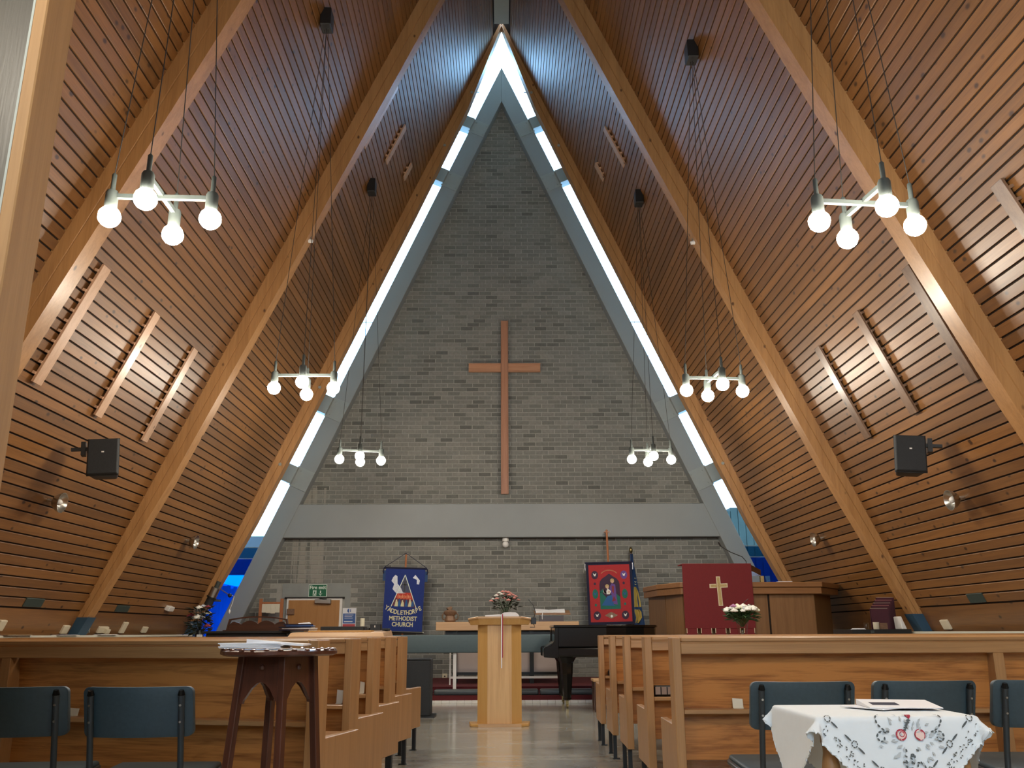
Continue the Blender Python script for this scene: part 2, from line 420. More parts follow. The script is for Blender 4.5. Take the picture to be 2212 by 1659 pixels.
def floor_mat():
    m, nt, b = nm('polished_vinyl_floor'); L = nt.links
    ge = N(nt, 'ShaderNodeNewGeometry')
    no = N(nt, 'ShaderNodeTexNoise', i_Scale=2.2, i_Detail=7.0, i_Roughness=0.6)
    mp = N(nt, 'ShaderNodeMapping'); mp.inputs['Scale'].default_value = (0.5, 2.2, 1)
    L.new(ge.outputs['Position'], mp.inputs[0]); L.new(mp.outputs[0], no.inputs['Vector'])
    rp = N(nt, 'ShaderNodeValToRGB'); e = rp.color_ramp.elements
    e[0].position = 0.3; e[0].color = (0.30, 0.295, 0.25, 1); e[1].position = 0.7; e[1].color = (0.46, 0.45, 0.40, 1)
    L.new(no.outputs[0], rp.inputs[0]); L.new(rp.outputs[0], b.inputs['Base Color'])
    rr = N(nt, 'ShaderNodeMapRange'); rr.inputs[3].default_value = 0.10; rr.inputs[4].default_value = 0.26
    L.new(no.outputs[0], rr.inputs[0]); L.new(rr.outputs[0], b.inputs['Roughness'])
    b.inputs['Coat Weight'].default_value = 0.35; b.inputs['Coat Roughness'].default_value = 0.12
    wv = N(nt, 'ShaderNodeTexNoise', i_Scale=1.0, i_Detail=2.0)
    m2 = N(nt, 'ShaderNodeMapping'); m2.inputs['Scale'].default_value = (3, 9, 1)
    L.new(ge.outputs['Position'], m2.inputs[0]); L.new(m2.outputs[0], wv.inputs['Vector'])
    bp = N(nt, 'ShaderNodeBump', i_Strength=0.12, i_Distance=0.01)
    L.new(wv.outputs[0], bp.inputs['Height']); L.new(bp.outputs[0], b.inputs['Normal'])
    return m
M['floor'] = floor_mat()

# ------------------------------------------------------------------ room shell
HW, T = 4.913, 2.267              # half width at z = 0.9, slope of the roof
ZR = 0.9 + HW * T
SLOPE = math.atan(T)
def roof_x(z, off=0.0): return HW - (z - 0.9) / T - off
YF, YC, YG = -5.0, 14.18, 15.5    # back of hall, last rafter, altar wall
RAF = [2.73, 6.55, 10.40, 14.18]

fl = struct(MB().box(-5.3, 5.3, YF, 15.7, -0.15, 0.0).obj('floor', M['floor']))
# low side walls below the roof
for nme, s in (('wall_left', -1), ('wall_right', 1)):
    w = MB()
    a, b = sorted((s * 4.80, s * 5.25))
    w.box(a, b, YF, 15.5, 0.0, 0.86)
    struct(w.obj(nme, M['ashgrey']))
wf_ = MB().box(-5.3, 5.3, YF - 0.2, YF, 0.0, 2.6).box(-5.3, 5.3, YF - 0.2, YF, 6.0, 12.3).box(-5.3, -2.4, YF - 0.2, YF, 2.6, 6.0).box(2.4, 5.3, YF - 0.2, YF, 2.6, 6.0)
struct(wf_.obj('wall_front', plain('cream_plaster', (0.50, 0.45, 0.36), 0.8)))
bw = MB()
for i in range(5): bw.box(-2.4 + i * 1.17, -2.28 + i * 1.17, YF - 0.15, YF - 0.05, 2.6, 6.0)
bw = struct(bw.obj('window_11', M['white']))  # unseen window added behind the camera to bring in cool daylight
for i in range(4): MB().box(-2.28 + i * 1.17, -1.23 + i * 1.17, YF - 0.11, YF - 0.10, 2.6, 6.0).obj('pane', M['pane_tinted'], bw)

# pine lining: one bay between two rafters is one slope panel, each board a part
PITCH = 0.1018
nb = int((11.72 - 1.17) / math.sin(SLOPE) / PITCH)
nrm = lambda s: Vector((-s * math.sin(SLOPE), 0, -math.cos(SLOPE)))    # into the room
def board_mesh(length, s):
    # local: y along, u up the slope, n into the room
    uu = Vector((-s * math.cos(SLOPE), 0, math.sin(SLOPE))); n = nrm(s)
    w, d = PITCH - 0.0150, 0.018
    m = MB()
    pts = []
    for y in (0.0, length):
        for (u, k) in ((0, 0), (0, d - 0.003), (0.003, d), (w - 0.003, d), (w, d - 0.003), (w, 0)):
            pts.append(uu * u + n * (k - d) + Vector((0, y, 0)))
    fs = [(i, i + 1, i + 7, i + 6) for i in range(5)] + [(0, 1, 2, 3, 4, 5), (11, 10, 9, 8, 7, 6)]
    m.add(pts, fs)
    return m.mesh('board', M['board'])
for s in (-1, 1):
    n = nrm(s)
    for bi in range(4):
        if bi == 0: y0, y1 = YF, RAF[0]
        else: y0, y1 = RAF[bi - 1], RAF[bi]
        z0, z1 = 0.86, ZR
        m = MB(); o1, o2 = 0.016, 0.12
        q = []
        for y in (y0, y1):
            for z, off in ((z0, -o1), (z1, -o1), (z1 + 0.05, -o2), (z0, -o2)):
                q.append((s * roof_x(z, 0) + s * (-off) / math.sin(SLOPE), y, z))
        m.add(q, [(0, 1, 2, 3), (7, 6, 5, 4), (0, 4, 5, 1), (1, 5, 6, 2), (2, 6, 7, 3), (3, 7, 4, 0)])
        ce = struct(m.obj('ceiling', M['dark'] if bi else M['rafter']))
        # broad plain board at the foot of the slope
        sk = MB()
        q = []
        for y in (y0, y1):
            for z, off in ((0.865, 0.0), (1.150, 0.0), (1.150, -0.016), (0.865, -0.016)):
                q.append((s * (roof_x(z) - off / math.sin(SLOPE)), y, z))
        sk.add(q, [(0, 1, 2, 3), (7, 6, 5, 4), (0, 4, 5, 1), (1, 5, 6, 2), (2, 6, 7, 3), (3, 7, 4, 0)])
        sk.obj('foot_board', M['board'], ce)
        if bi == 0: continue
        bm_ = board_mesh(y1 - y0, s)
        for k in range(nb):
            z = 1.165 + k * PITCH * math.sin(SLOPE)
            link('board', bm_, ce, (s * roof_x(z), y0, z))

# ridge beam
rb = MB().box(-0.135, 0.135, YF, 13.85, 11.73, 11.80)
rb.box(-0.045, -0.03, YF, 13.85, 11.715, 11.73).box(0.03, 0.045, YF, 13.85, 11.715, 11.73)
o = rb.obj('ridge_beam', M['ridge'])
tag(o, 'pale grey painted ridge beam running along the top of the timber ceiling', 'beam')

# rafters
DEPC = [(0.86, 0.085), (1.8, 0.145), (2.6, 0.19), (5.0, 0.21), (8.0, 0.21), (10.2, 0.185), (11.1, 0.11), (12.0, 0.03)]
DEP = [(0.86, 0.085), (1.8, 0.145), (2.6, 0.19), (5.0, 0.225), (8.0, 0.25), (11.72, 0.27)]
side_txt = {-1: 'left', 1: 'right'}
ord_txt = ['nearest the camera', 'second from the front wall of bricks, crossing the top corner of the photo', 'in the middle of the slope, standing behind the wall loudspeaker', 'bordering the glowing window strip']
rlab = {0: 'tapered timber rafter on the {} slope, nearest the camera and mostly out of sight',
        1: 'tapered golden timber rafter on the {} slope, the one beside the nearest pendant light',
        2: 'tapered timber rafter on the {} slope with a blue steel shoe, beyond the loudspeaker',
        3: 'reddish timber rafter on the {} slope, edging the strip of bright windows'}
for ri, Y in enumerate(RAF):
    for s in (-1, 1):
        m = MB()
        vs = []; th = 0.19
        dep = DEPC if ri == 3 else DEP
        for z, d in dep:
            xo = roof_x(z); k = d / math.sin(SLOPE)
            g = 0.010
            xe = xo + 0.055
            for (x, y) in ((xe, Y), (xo - k * 0.47, Y), (xo - k * 0.50, Y + g), (xo - k * 0.53, Y), (xo - k, Y), (xo - k, Y + th), (xe, Y + th)):
                vs.append((s * x, y, z))
        q = 7
        fs = []
        for i in range(len(dep) - 1):
            for j in range(q):
                fs.append((i * q + j, i * q + (j + 1) % q, (i + 1) * q + (j + 1) % q, (i + 1) * q + j))
        fs += [tuple(range(q)), tuple(range(len(dep) * q - 1, (len(dep) - 1) * q - 1, -1))]
        m.add(vs, fs)
        r = m.obj('rafter', M['rafter'])
        tag(r, rlab[ri].format(side_txt[s]), 'beam', 'roof rafters')
        # blue steel shoe
        sm = MB(); pts = []
        for z, d in ((0.862, 0.105), (1.085, 0.118)):
            xo = roof_x(z) + 0.004; k = d / math.sin(SLOPE)
            for (x, y) in ((xo, Y - 0.012), (xo - k, Y - 0.012), (xo - k, Y + th + 0.012), (xo, Y + th + 0.012)):
                pts.append((s * x, y, z))
        sm.hexa(pts)
        sm.obj('steel_shoe', M['bluesteel'], r)
        if ri == 3:
            for z in (3.55, 4.85, 9.4, 10.5):
                x = roof_x(z) - 0.13
                MB().cyl((s * x, Y - 0.012, z), (s * x, Y + 0.01, z), 0.026, n=10).obj('bolt', M['steel'], r)

# ------------------------------------------------------------------ altar wall of bricks
BL, BH = 0.2286, 0.0783
def frame_out(z): return 4.79 - (z - 0.9) / 2.28
def brick_mesh():
    m = MB(); x, h, d = BL - 0.0125, BH - 0.0125, 0.006
    m.add([(0.003, -d, 0.003), (x - 0.003, -d, 0.003), (x - 0.003, -d, h - 0.003), (0.003, -d, h - 0.003), (0, 0.002, 0), (x, 0.002, 0), (x, 0.002, h), (0, 0.002, h)],
          [(0, 1, 2, 3), (0, 4, 5, 1), (1, 5, 6, 2), (2, 6, 7, 3), (3, 7, 4, 0)])
    return m
bmesh_one = brick_mesh().mesh('brick', M['brick'])
def brick_wall(name, z0, z1, skip, start):
    w = struct(MB().add([(-frame_out(z0) + 0.06, YG, z0), (frame_out(z0) - 0.06, YG, z0), (frame_out(z1) - 0.06, YG, z1), (-frame_out(z1) + 0.06, YG, z1),
                         (-frame_out(z0) + 0.06, YG + 0.2, z0), (frame_out(z0) - 0.06, YG + 0.2, z0), (frame_out(z1) - 0.06, YG + 0.2, z1), (-frame_out(z1) + 0.06, YG + 0.2, z1)],
                        [(0, 1, 2, 3), (7, 6, 5, 4), (0, 4, 5, 1), (1, 5, 6, 2), (2, 6, 7, 3), (3, 7, 4, 0)]).obj(name, M['mortar']))
    spots = []
    r = 0; z = z0 + 0.004
    while z + BH <= z1 + 0.02:
        lim = min(frame_out(z + BH) - 0.06, 4.6)
        x = -lim - random.random() * 0.02
        x = (math.floor(x / BL)) * BL + (BL / 2 if (r + start) % 2 else 0) + 0.04
        while x < lim:
            if x > -lim - 0.05 and x + BL < lim + 0.05 and not any(a < x + BL and x < b and c < z + BH * 0.9 and z + BH * 0.1 < d for a, b, c, d in skip):
                spots.append((x + random.uniform(-0.003, 0.003), z))
            x += BL
        r += 1; z += BH
    return w, spots
wl, sp1 = brick_wall('wall_back', 0.0, 2.50, [(-3.76, -2.60, 0.0, 1.72)], 0)
wu, sp2 = brick_wall('wall_back_gable', 3.02, 11.6, [], 1)
for w, sp, vis in ((wl, sp1, lambda p: p[1] > 1.0), (wu, sp2, lambda p: abs(p[0]) < 3.6)):
    good = [p for p in sp if vis(p)]
    random.shuffle(good)
    good.sort(key=lambda p: p[1] if w is wu else -p[1])
    one = good[:300]; s1 = set(one)
    for x, z in one:
        link('brick', bmesh_one, w, (x, YG - random.uniform(0.0, 0.004), z))
    m = MB(); src = brick_mesh()
    for x, z in sp:
        if (x, z) in s1: continue
        dy = random.uniform(0, 0.004)
        m.add([(v[0] + x, v[1] + YG - dy, v[2] + z) for v in src.v], src.f)
    rest = m.obj('brickwork', M['brick'], w); rest['kind'] = 'stuff'

# painted concrete A-frame with tie beam
def in_x(z): return 4.455 - (z - 0.9) / 2.277
ztop = 0.9 + 4.79 * 2.28; zin = 0.9 + 4.455 * 2.277
Y0 = 15.27
fr = thing('concrete_frame', 'grey painted concrete A-frame standing in front of the brick altar wall', 'frame', (0, Y0, 0))
for s in (-1, 1):
    m = MB()
    poly = [(s * frame_out(0.0), 0.0), (s * frame_out(ztop), ztop), (0, zin), (s * in_x(0.0), 0.0)]
    m.prism(poly, 0, YG - Y0 + 0.05)
    m.obj('frame_leg', M['frame'], fr, bev=0.006)
m = MB().prism([(-in_x(2.478) - 0.05, 2.478), (in_x(2.478) + 0.05, 2.478), (in_x(3.05) + 0.05, 3.05), (-in_x(3.05) - 0.05, 3.05)], 0.015, YG - Y0 + 0.05)
m.obj('tie_beam', M['frame'], fr, bev=0.006)
# steel brackets between the last rafter and the frame, with a strap over the frame face
WIN = [(0.95, 3.40), (3.70, 4.64), (4.95, 9.20), (9.47, 10.37), (10.60, 11.80)]
dirv = Vector((1, 0, 2.28)).normalized()
for s in (-1, 1):
    for (za, zb) in ((3.40, 3.70), (4.64, 4.95), (9.20, 9.47), (10.37, 10.60)):
        zc_ = (za + zb) / 2; hh = (zb - za) / 2 * 1.05
        tv = Vector((-1, 0, 2.28)).normalized(); ov_ = Vector((2.28, 0, 1)).normalized()
        c0 = Vector((frame_out(zc_), 0, zc_)); pts = []
        for k_ in (-hh, hh):
            for o_, y_ in ((-0.02, -0.10), (0.56, -0.10), (0.56, 0.15), (-0.02, 0.15)):
                p_ = c0 + tv * k_ + ov_ * o_
                pts.append((s * p_.x, y_, p_.z))
        MB().hexa(pts).obj('bracket', M['steel'], fr, bev=0.004)
        zm = (za + zb) / 2; h = (zb - za) * 0.5 + 0.02
        pts = []
        for y in (-0.012, 0.0):
            for zz in (zm - h, zm + h):
                a = Vector((frame_out(zz), 0, zz)); nn = Vector((-2.28, 0, -1)).normalized()
                w = 0.31
                pts += [a + nn * (-0.01), a + nn * w]
        pts = [Vector((s * p.x, yy, p.z)) for p, yy in zip(pts, [-0.02] * 4 + [0.0] * 4)]
        m = MB().add(pts, [(0, 1, 3, 2), (4, 6, 7, 5), (0, 4, 5, 1), (1, 5, 7, 3), (3, 7, 6, 2), (2, 6, 4, 0)])
        pl = m.obj('strap_plate', M['steel'], fr, bev=0.002)
        for zz in (zm - h * 0.65, zm + h * 0.65):
            for ww in (0.06, 0.275):
                c = Vector((frame_out(zz), 0, zz)) + Vector((-2.28, 0, -1)).normalized() * ww
                MB().cyl((s * c.x, -0.034, c.z), (s * c.x, -0.018, c.z), 0.017, n=8).obj('bolt', M['steel'], pl)

# glazed strips in the roof plane between the last rafter and the frame
YW = 15.42
wi = 0
def strip(mb, s, z0, z1, y0, y1, a=-0.03, b=0.46):
    """Upright strip beside the frame leg, in the plane of the altar wall."""
    pts = []
    for z in (z0, z1):
        for y, x in ((y0, max(0.0, frame_out(z) + a)), (y0, max(0.0, roof_x(z) + b)), (y1, max(0.0, roof_x(z) + b)), (y1, max(0.0, frame_out(z) + a))):
            pts.append((s * x, y, z))
    return mb.hexa(pts)
for s in (-1, 1):
    for k, (za, zb) in enumerate(WIN):
        wi += 1
        zt = zb if k < 4 else 13.0
        wo = struct(strip(MB(), s, za - 0.14, zt if k == 4 else zt + 0.14, YW - 0.02, YW + 0.03, 0.40, 0.46).obj('window_%d' % wi, M['slate']))
        if k == 0:
            for (a, b, mt) in ((0.3, 2.13, 'pane_cobalt'), (2.145, 2.32, 'pane_mid'), (2.335, zb + 0.13, 'pane_light')):
                strip(MB(), s, a, b, YW, YW + 0.006).obj('pane', M[mt], wo)
            g = strip(MB(), s, 2.130, 2.145, YW - 0.02, YW + 0.02); strip(g, s, 2.32, 2.335, YW - 0.004, YW + 0.012)
            g.obj('glazing_bar', M['metal'], wo)
        else:
            cuts = {1: [za - 0.14, zb + 0.13], 2: [za - 0.14, 6.45, zb + 0.12], 3: [za - 0.13, zb + 0.10], 4: [za - 0.12, 11.35, 12.99]}[k]
            for a, b in zip(cuts[:-1], cuts[1:]):
                strip(MB(), s, a, b - 0.006, YW, YW + 0.006).obj('pane', M['pane_light'], wo)
            for c_ in cuts[1:-1]:
                strip(MB(), s, c_ - 0.006, c_ + 0.004, YW - 0.006, YW + 0.012, *((0.24, 0.46) if k == 4 else (-0.03, 0.46))).obj('glazing_bar', M['gun'], wo)
    # pale soffit that rises from the last rafter to the head of the glazing
    m = MB(); pts = []
    for z in (0.3, 12.02):
        xo = roof_x(z)
        for x, y in ((xo + 0.04, YC + 0.10), (xo + 0.47, YW + 0.04), (xo + 0.55, YW + 0.04), (xo + 0.12, YC + 0.10)):
            pts.append((s * max(x, 0.0), y, z if y < 15 else (z if z < 1 else 13.06)))
    p2 = []
    m = MB()
    q = [(roof_x(0.3) + 0.04, YC + 0.10, 0.3), (roof_x(0.3) + 0.47, YW + 0.04, 0.3), (0.0, YW + 0.04, ZR + 0.47 * T), (0.0, YC + 0.10, ZR + 0.04 * T)]
    m.add([(s * x, y, z) for x, y, z in q] + [(s * (x + 0.06), y, z + 0.05) for x, y, z in q], [(0, 1, 2, 3), (7, 6, 5, 4), (0, 4, 5, 1), (1, 5, 6, 2), (2, 6, 7, 3), (3, 7, 4, 0)])
    struct(m.obj('ceiling', M['ridge']))

# outside, seen only through the lowest panes
o = struct(MB().box(-40, 40, 8, 60, -0.6, -0.35).obj('ground_outside', M['paving']))
m = MB()
for i in range(80):
    x = -10.0 + i * 0.07
    h = 1.98 - 0.22 * max(0.0, (x + 6.3) / 0.7) + random.uniform(-0.05, 0.05)
    m.box(x, x + 0.075, 20.0, 20.8, -0.36, h)
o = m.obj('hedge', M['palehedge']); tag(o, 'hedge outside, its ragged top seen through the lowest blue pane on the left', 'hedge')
o = MB().box(-14, -5.0, 19.0, 19.9, 2.14, 2.9).box(-13.9, -13.6, 19.2, 19.5, -0.36, 2.2).box(-6.75, -6.40, 19.2, 19.5, -0.36, 2.2).obj('carport', M['slate'])
tag(o, 'dark flat carport outside, above the hedge in the lowest left pane', 'carport')
m = MB()
for i in range(60):
    x = 4.2 + i * 0.15
    m.box(x, x + 0.16, 18.5, 21.0, -0.36, 3.25 + random.uniform(-0.2, 0.2))
o = m.obj('tall_hedge', M['hedge']); tag(o, 'tall dark hedge outside, darkening the lowest blue panes on the right', 'hedge')

# cream cable trunking and pale shelf along the side walls
m = MB().box(-4.83, -4.69, 6.0, 13.9, 0.862, 0.89).box(-4.80, -4.73, 6.0, 13.9, 0.78, 0.862)
o = m.obj('baseboard_left', M['trunk'], bev=0.004); struct(o)
m = MB().box(4.69, 4.83, 6.0, 10.9, 0.862, 0.89).box(4.73, 4.80, 6.0, 10.9, 0.78, 0.862)
o = m.obj('baseboard_right', M['trunk'], bev=0.004); struct(o)

# partition end at the left edge of the frame
p = struct(MB().prism([(-1.425, 0.0), (-1.425, 8.6), (-4.78, 1.0), (-4.78, 0.0)], 2.30, 2.42).obj('wall_partition', M['partition']))
MB().box(-1.425, -1.385, 2.285, 2.435, 0.0, 8.5).obj('edge_trim', M['trimwood'], p, bev=0.004)
MB().box(-1.432, -1.4249, 2.288, 2.30, 0.0, 8.5).obj('edge_highlight', M['ridge'], p)  # pale strip painted as the bright highlight along the trim edge

# ------------------------------------------------------------------ pendant lights
def make_pendant(cx, cy, offs, label):
    """offs: four (dx, dy, dz) bulb centres about (cx, cy, 3.23); canopy on the roof above."""
    s = -1 if cx < 0 else 1
    zc = 0.9 + (HW - abs(cx)) * T
    t = thing('pendant_light', label, 'light', (cx, cy, 3.23), 0, 'pendant lights')
    h = zc - 3.23
    MB().box(-0.06, 0.06, -0.09, 0.09, h - 0.24, h - 0.02).obj('canopy', M['black'], t, bev=0.008)
    hook = Vector((0, 0, h - 0.25))
    tops = []
    for dx, dy, dz in offs:
        sk = Vector((dx, dy, dz))
        MB().lathe([(0.031, 0.05), (0.036, 0.055), (0.036, 0.15), (0.029, 0.165), (0.014, 0.17), (0.014, 0.27), (0.006, 0.28)], 12, sk).obj('lamp_holder', M['gun'], t, smooth=0.7)
        MB().ball(sk, 0.064, 9).obj('bulb', M['bulb'], t, smooth=3)
        top = sk + Vector((0, 0, 0.275))
        MB().cyl(top, hook + Vector((dx, dy, 0)) * 0.06, 0.0032, n=5).obj('cable', M['cable'], t)
        tops.append(sk + Vector((0, 0, 0.13)))
    for a, b in ((0, 3), (1, 2)):
        A, B = tops[a], tops[b]
        d = (B - A).normalized(); w = Vector((0, 0, 1)); v = d.cross(w).normalized()
        pts = []
        for P in (A, B):
            for (p, q) in ((-0.013, -0.013), (0.013, -0.013), (0.013, 0.013), (-0.013, 0.013)):
                pts.append(P + v * p + w * (q + (0.0 if a == 0 else 0.014)))
        MB().hexa(pts).obj('crossbar', M['gun'], t)
    return t
PEND = [(-1.985, 4.673, [(-0.286, -0.013, -0.005), (0.006, -0.229, -0.005), (-0.007, 0.227, -0.005), (0.287, 0.015, -0.005)], 'left pendant light of four glowing globes, nearest the camera'),
        (2.146, 4.695, [(-0.289, -0.023, -0.025), (0.027, -0.216, -0.025), (-0.035, 0.209, -0.025), (0.298, 0.03, -0.025)], 'right pendant light of four glowing globes, nearest the camera'),
        (-1.95, 8.375, [(-0.293, -0.009, -0.005), (0.031, -0.223, -0.005), (-0.027, 0.238, -0.005), (0.289, -0.006, -0.005)], 'left pendant light of four globes in the middle of the room'),
        (2.116, 8.409, [(-0.284, -0.008, -0.025), (0.023, -0.227, -0.025), (-0.023, 0.206, -0.025), (0.284, 0.029, -0.025)], 'right pendant light of four globes in the middle of the room'),
        (-1.976, 12.093, [(-0.284, -0.023, -0.005), (0.034, -0.252, -0.005), (-0.028, 0.188, -0.005), (0.279, 0.087, -0.005)], 'left pendant light of four globes farthest away, before the brick wall'),
        (2.072, 12.02, [(-0.27, -0.005, -0.025), (-0.005, -0.235, -0.025), (-0.011, 0.205, -0.025), (0.285, 0.036, -0.025)], 'right pendant light of four globes farthest away, before the brick wall'),
        (-2.03, 0.8, [(-0.286, -0.013, -0.005), (0.006, -0.229, -0.005), (-0.007, 0.227, -0.005), (0.287, 0.015, -0.005)], 'left pendant light behind the camera'),
        (2.1, 0.8, [(-0.289, -0.023, -0.025), (0.027, -0.216, -0.025), (-0.035, 0.209, -0.025), (0.298, 0.03, -0.025)], 'right pendant light behind the camera')]
for (cx, cy, offs, lab) in PEND:
    make_pendant(cx, cy, offs, lab)

# ------------------------------------------------------------------ battens on the slopes
def slope_pt(s, y, z, out=0.0):
    """Point on the board faces, lifted 'out' metres into the room."""
    x = roof_x(z)
    n = nrm(s)
    return Vector((s * x, y, z)) + n * out
def slope_box(mb, s, y0, y1, z0, z1, o0, o1):
    mb.hexa([slope_pt(s, y0, z0, o0), slope_pt(s, y1, z0, o0), slope_pt(s, y1, z0, o1), slope_pt(s, y0, z0, o1),
             slope_pt(s, y0, z1, o0), slope_pt(s, y1, z1, o0), slope_pt(s, y1, z1, o1), slope_pt(s, y0, z1, o1)])
    return mb
BAT = [(-1, 7.25, 2.97, 4.04, 'sawn batten fixed across the left boards, nearest of three below the pendant light'),
       (-1, 8.43, 2.97, 4.04, 'sawn batten fixed across the left boards, middle of three above the loudspeaker'),
       (-1, 9.59, 2.97, 4.04, 'sawn batten fixed across the left boards, nearest the rafter of three low down'),
       (1, 7.08, 2.93, 3.97, 'dark batten on the right slope, nearest the camera of three in the speaker bay'),
       (1, 8.21, 2.93, 3.97, 'dark batten on the right slope, middle of three in the speaker bay'),
       (1, 9.33, 2.93, 3.97, 'dark batten on the right slope, farthest of three in the speaker bay'),
       (1, 5.60, 2.9, 3.98, 'dark batten at the right edge of the photo, beyond the rafter and light'),
       (-1, 11.10, 7.55, 8.55, 'short batten high on the left slope, partly hidden behind the rafter'),
       (-1, 12.19, 7.92, 8.55, 'short batten high on the left slope, middle of the upper three'),
       (-1, 13.30, 8.25, 8.52, 'very short batten high on the left slope, beside the window-strip rafter'),
       (1, 10.84, 7.40, 8.38, 'long batten high on the right slope, partly behind the rafter'),
       (1, 11.95, 7.74, 8.38, 'short batten high on the right slope, middle of the upper three'),
       (1, 13.11, 8.14, 8.42, 'very short batten high on the right slope, beside the window-strip rafter')]
for s, y, z0, z1, lab in BAT:
    m = slope_box(MB(), s, y - 0.068, y + 0.068, z0, z1, 0.022, 0.046)
    bmt = M['batten_dark' if s > 0 and z1 < 5 else 'batten']
    b = m.obj('batten', bmt, bev=0.002)
    tag(b, lab, 'batten', 'wooden battens on the roof boards')
    z = z0 + 0.06
    while z < z1 - 0.03:
        slope_box(MB(), s, y - 0.084, y + 0.06, z, z + 0.022, -0.002, 0.030).obj('packer', bmt, b)
        z += PITCH * math.sin(SLOPE)

# ------------------------------------------------------------------ loudspeakers on the slopes
def wall_speaker(c, s, label):
    t = thing('wall_loudspeaker', label, 'loudspeaker', c)
    t.rotation_euler = (math.radians(-6), math.radians(5 * s), math.radians(-14 * s))
    m = MB().hexa([(-0.135, 0.03, -0.175), (0.135, 0.03, -0.175), (0.10, 0.24, -0.165), (-0.10, 0.24, -0.165),
                   (-0.135, 0.03, 0.175), (0.135, 0.03, 0.175), (0.10, 0.24, 0.165), (-0.10, 0.24, 0.165)])
    m.obj('cabinet', M['black'], t, bev=0.02, seg=2, smooth=0.8)
    MB().hexa([(-0.14, 0.03, -0.18), (0.14, 0.03, -0.18), (0.14, 0.035, -0.18), (-0.14, 0.035, -0.18), (-0.14, 0.03, 0.18), (0.14, 0.03, 0.18), (0.14, 0.035, 0.18), (-0.14, 0.035, 0.18)]).obj('rim', M['black'], t)
    MB().hexa([(-0.128, -0.005, -0.168), (0.128, -0.005, -0.168), (0.14, 0.03, -0.18), (-0.14, 0.03, -0.18), (-0.128, -0.005, 0.168), (0.128, -0.005, 0.168), (0.14, 0.03, 0.18), (-0.14, 0.03, 0.18)]).obj('grille', M['cabinet'], t, bev=0.006)
    MB().box(-0.011, 0.011, -0.009, -0.004, 0.035, 0.047).obj('badge', M['white'], t)
    b = MB().box(*sorted((s * 0.10, s * 0.30)), 0.12, 0.15, 0.10, 0.13).box(*sorted((s * 0.17, s * 0.21)), 0.10, 0.17, 0.05, 0.18)
    b.obj('bracket', M['black'], t)
    return t
wall_speaker((-3.74, 8.15, 2.505), -1, 'black loudspeaker on a bracket on the left timber slope')
wall_speaker((3.79, 7.98, 2.485), 1, 'black loudspeaker on a bracket on the right timber slope')

# round metal reflector lamps on the boards
def dish(s, y, z, label, sc=1.0):
    t = thing('reflector_lamp', label, 'light', slope_pt(s, y, z, 0.0), 0, 'round reflector lamps')
    t.rotation_euler = (0, math.radians(-s * 100), 0) if s > 0 else (0, math.radians(100), 0)
    k = sc
    MB().lathe([(0.018 * k, 0.0), (0.02 * k, 0.05), (0.055 * k, 0.07), (0.085 * k, 0.11), (0.098 * k, 0.15), (0.094 * k, 0.15), (0.078 * k, 0.115), (0.045 * k, 0.085), (0.001, 0.08)], 18).obj('reflector', M['dish'], t, smooth=0.6)
    MB().ball((0, 0, 0.115 * k), 0.032 * k, 7).obj('lamp_bulb', M['white'], t, smooth=3)
    return t
dish(-1, 8.48, 2.14, 'round metal reflector lamp on the left slope below the loudspeaker')
dish(-1, 12.32, 2.14, 'small far reflector lamp on the left slope between two rafters')
dish(1, 8.27, 2.11, 'round metal reflector lamp on the right slope below the loudspeaker')
dish(1, 12.05, 2.12, 'small far reflector lamp on the right slope above the pulpit end')

# small fittings on the slopes
def fitting(name, s, y, z, w, h, d, mat, label, cat, group=None):
    m = slope_box(MB(), s, y - w / 2, y + w / 2, z - h / 2, z + h / 2, -0.012, d)
    o = m.obj(name, M[mat], bev=min(0.006, d * 0.3))
    return tag(o, label, cat, group)
fitting('vent_plate', -1, 9.28, 1.213, 0.36, 0.085, 0.010, 'greenplate', 'dark green plate on the left boards, nearer of two', 'plate')
fitting('vent_plate', -1, 11.46, 1.207, 0.38, 0.075, 0.010, 'greenplate', 'dark green plate on the left boards, beyond the blue rafter shoe', 'plate')
fitting('vent_plate', 1, 9.06, 1.213, 0.30, 0.09, 0.010, 'greenplate', 'grey-green plate low on the right boards, right of the blue rafter shoe', 'plate')
fitting('junction_box', -1, 12.96, 1.257, 0.20, 0.06, 0.06, 'white', 'small white box low on the left slope near the flowers', 'box')
for s, y, z, w, h, lab in ((-1, 8.90, 0.99, 0.12, 0.10, 'cream switch plate at the very left edge, on the foot board'),
                           (-1, 10.24, 0.955, 0.14, 0.09, 'cream socket plate just left of the blue steel shoe'),
                           (-1, 11.20, 0.955, 0.26, 0.075, 'cream double socket right of the small round bell'),
                           (-1, 11.78, 0.985, 0.13, 0.135, 'tall cream switch plate on the left foot board'),
                           (-1, 12.50, 0.960, 0.16, 0.075, 'small cream socket plate nearest the left flowers'),
                           (1, 9.97, 0.965, 0.16, 0.10, 'cream socket plate right of the right-hand blue shoe')):
    o = fitting('socket_plate', s, y, z, w, h, 0.025, 'cream', lab, 'socket', 'cream sockets and switches')
    if w > 0.2: slope_box(MB(), s, y + 0.02, y + 0.13, z - 0.03, z + 0.02, 0.02, 0.055).obj('plug', M['cream'], o)
t = thing('round_bell', 'small round grey bell on the left foot board beside the blue shoe', 'bell', slope_pt(-1, 10.72, 0.955))
t.rotation_euler = (0, math.radians(114), 0)
MB().lathe([(0.055, -0.01), (0.055, 0.02), (0.045, 0.05), (0.02, 0.062), (0.001, 0.064)], 16).obj('dome', M['steel'], t, smooth=0.6)
MB().cyl((0, 0, 0.06), (0, 0, 0.075), 0.012, n=8).obj('boss', M['metal'], t)
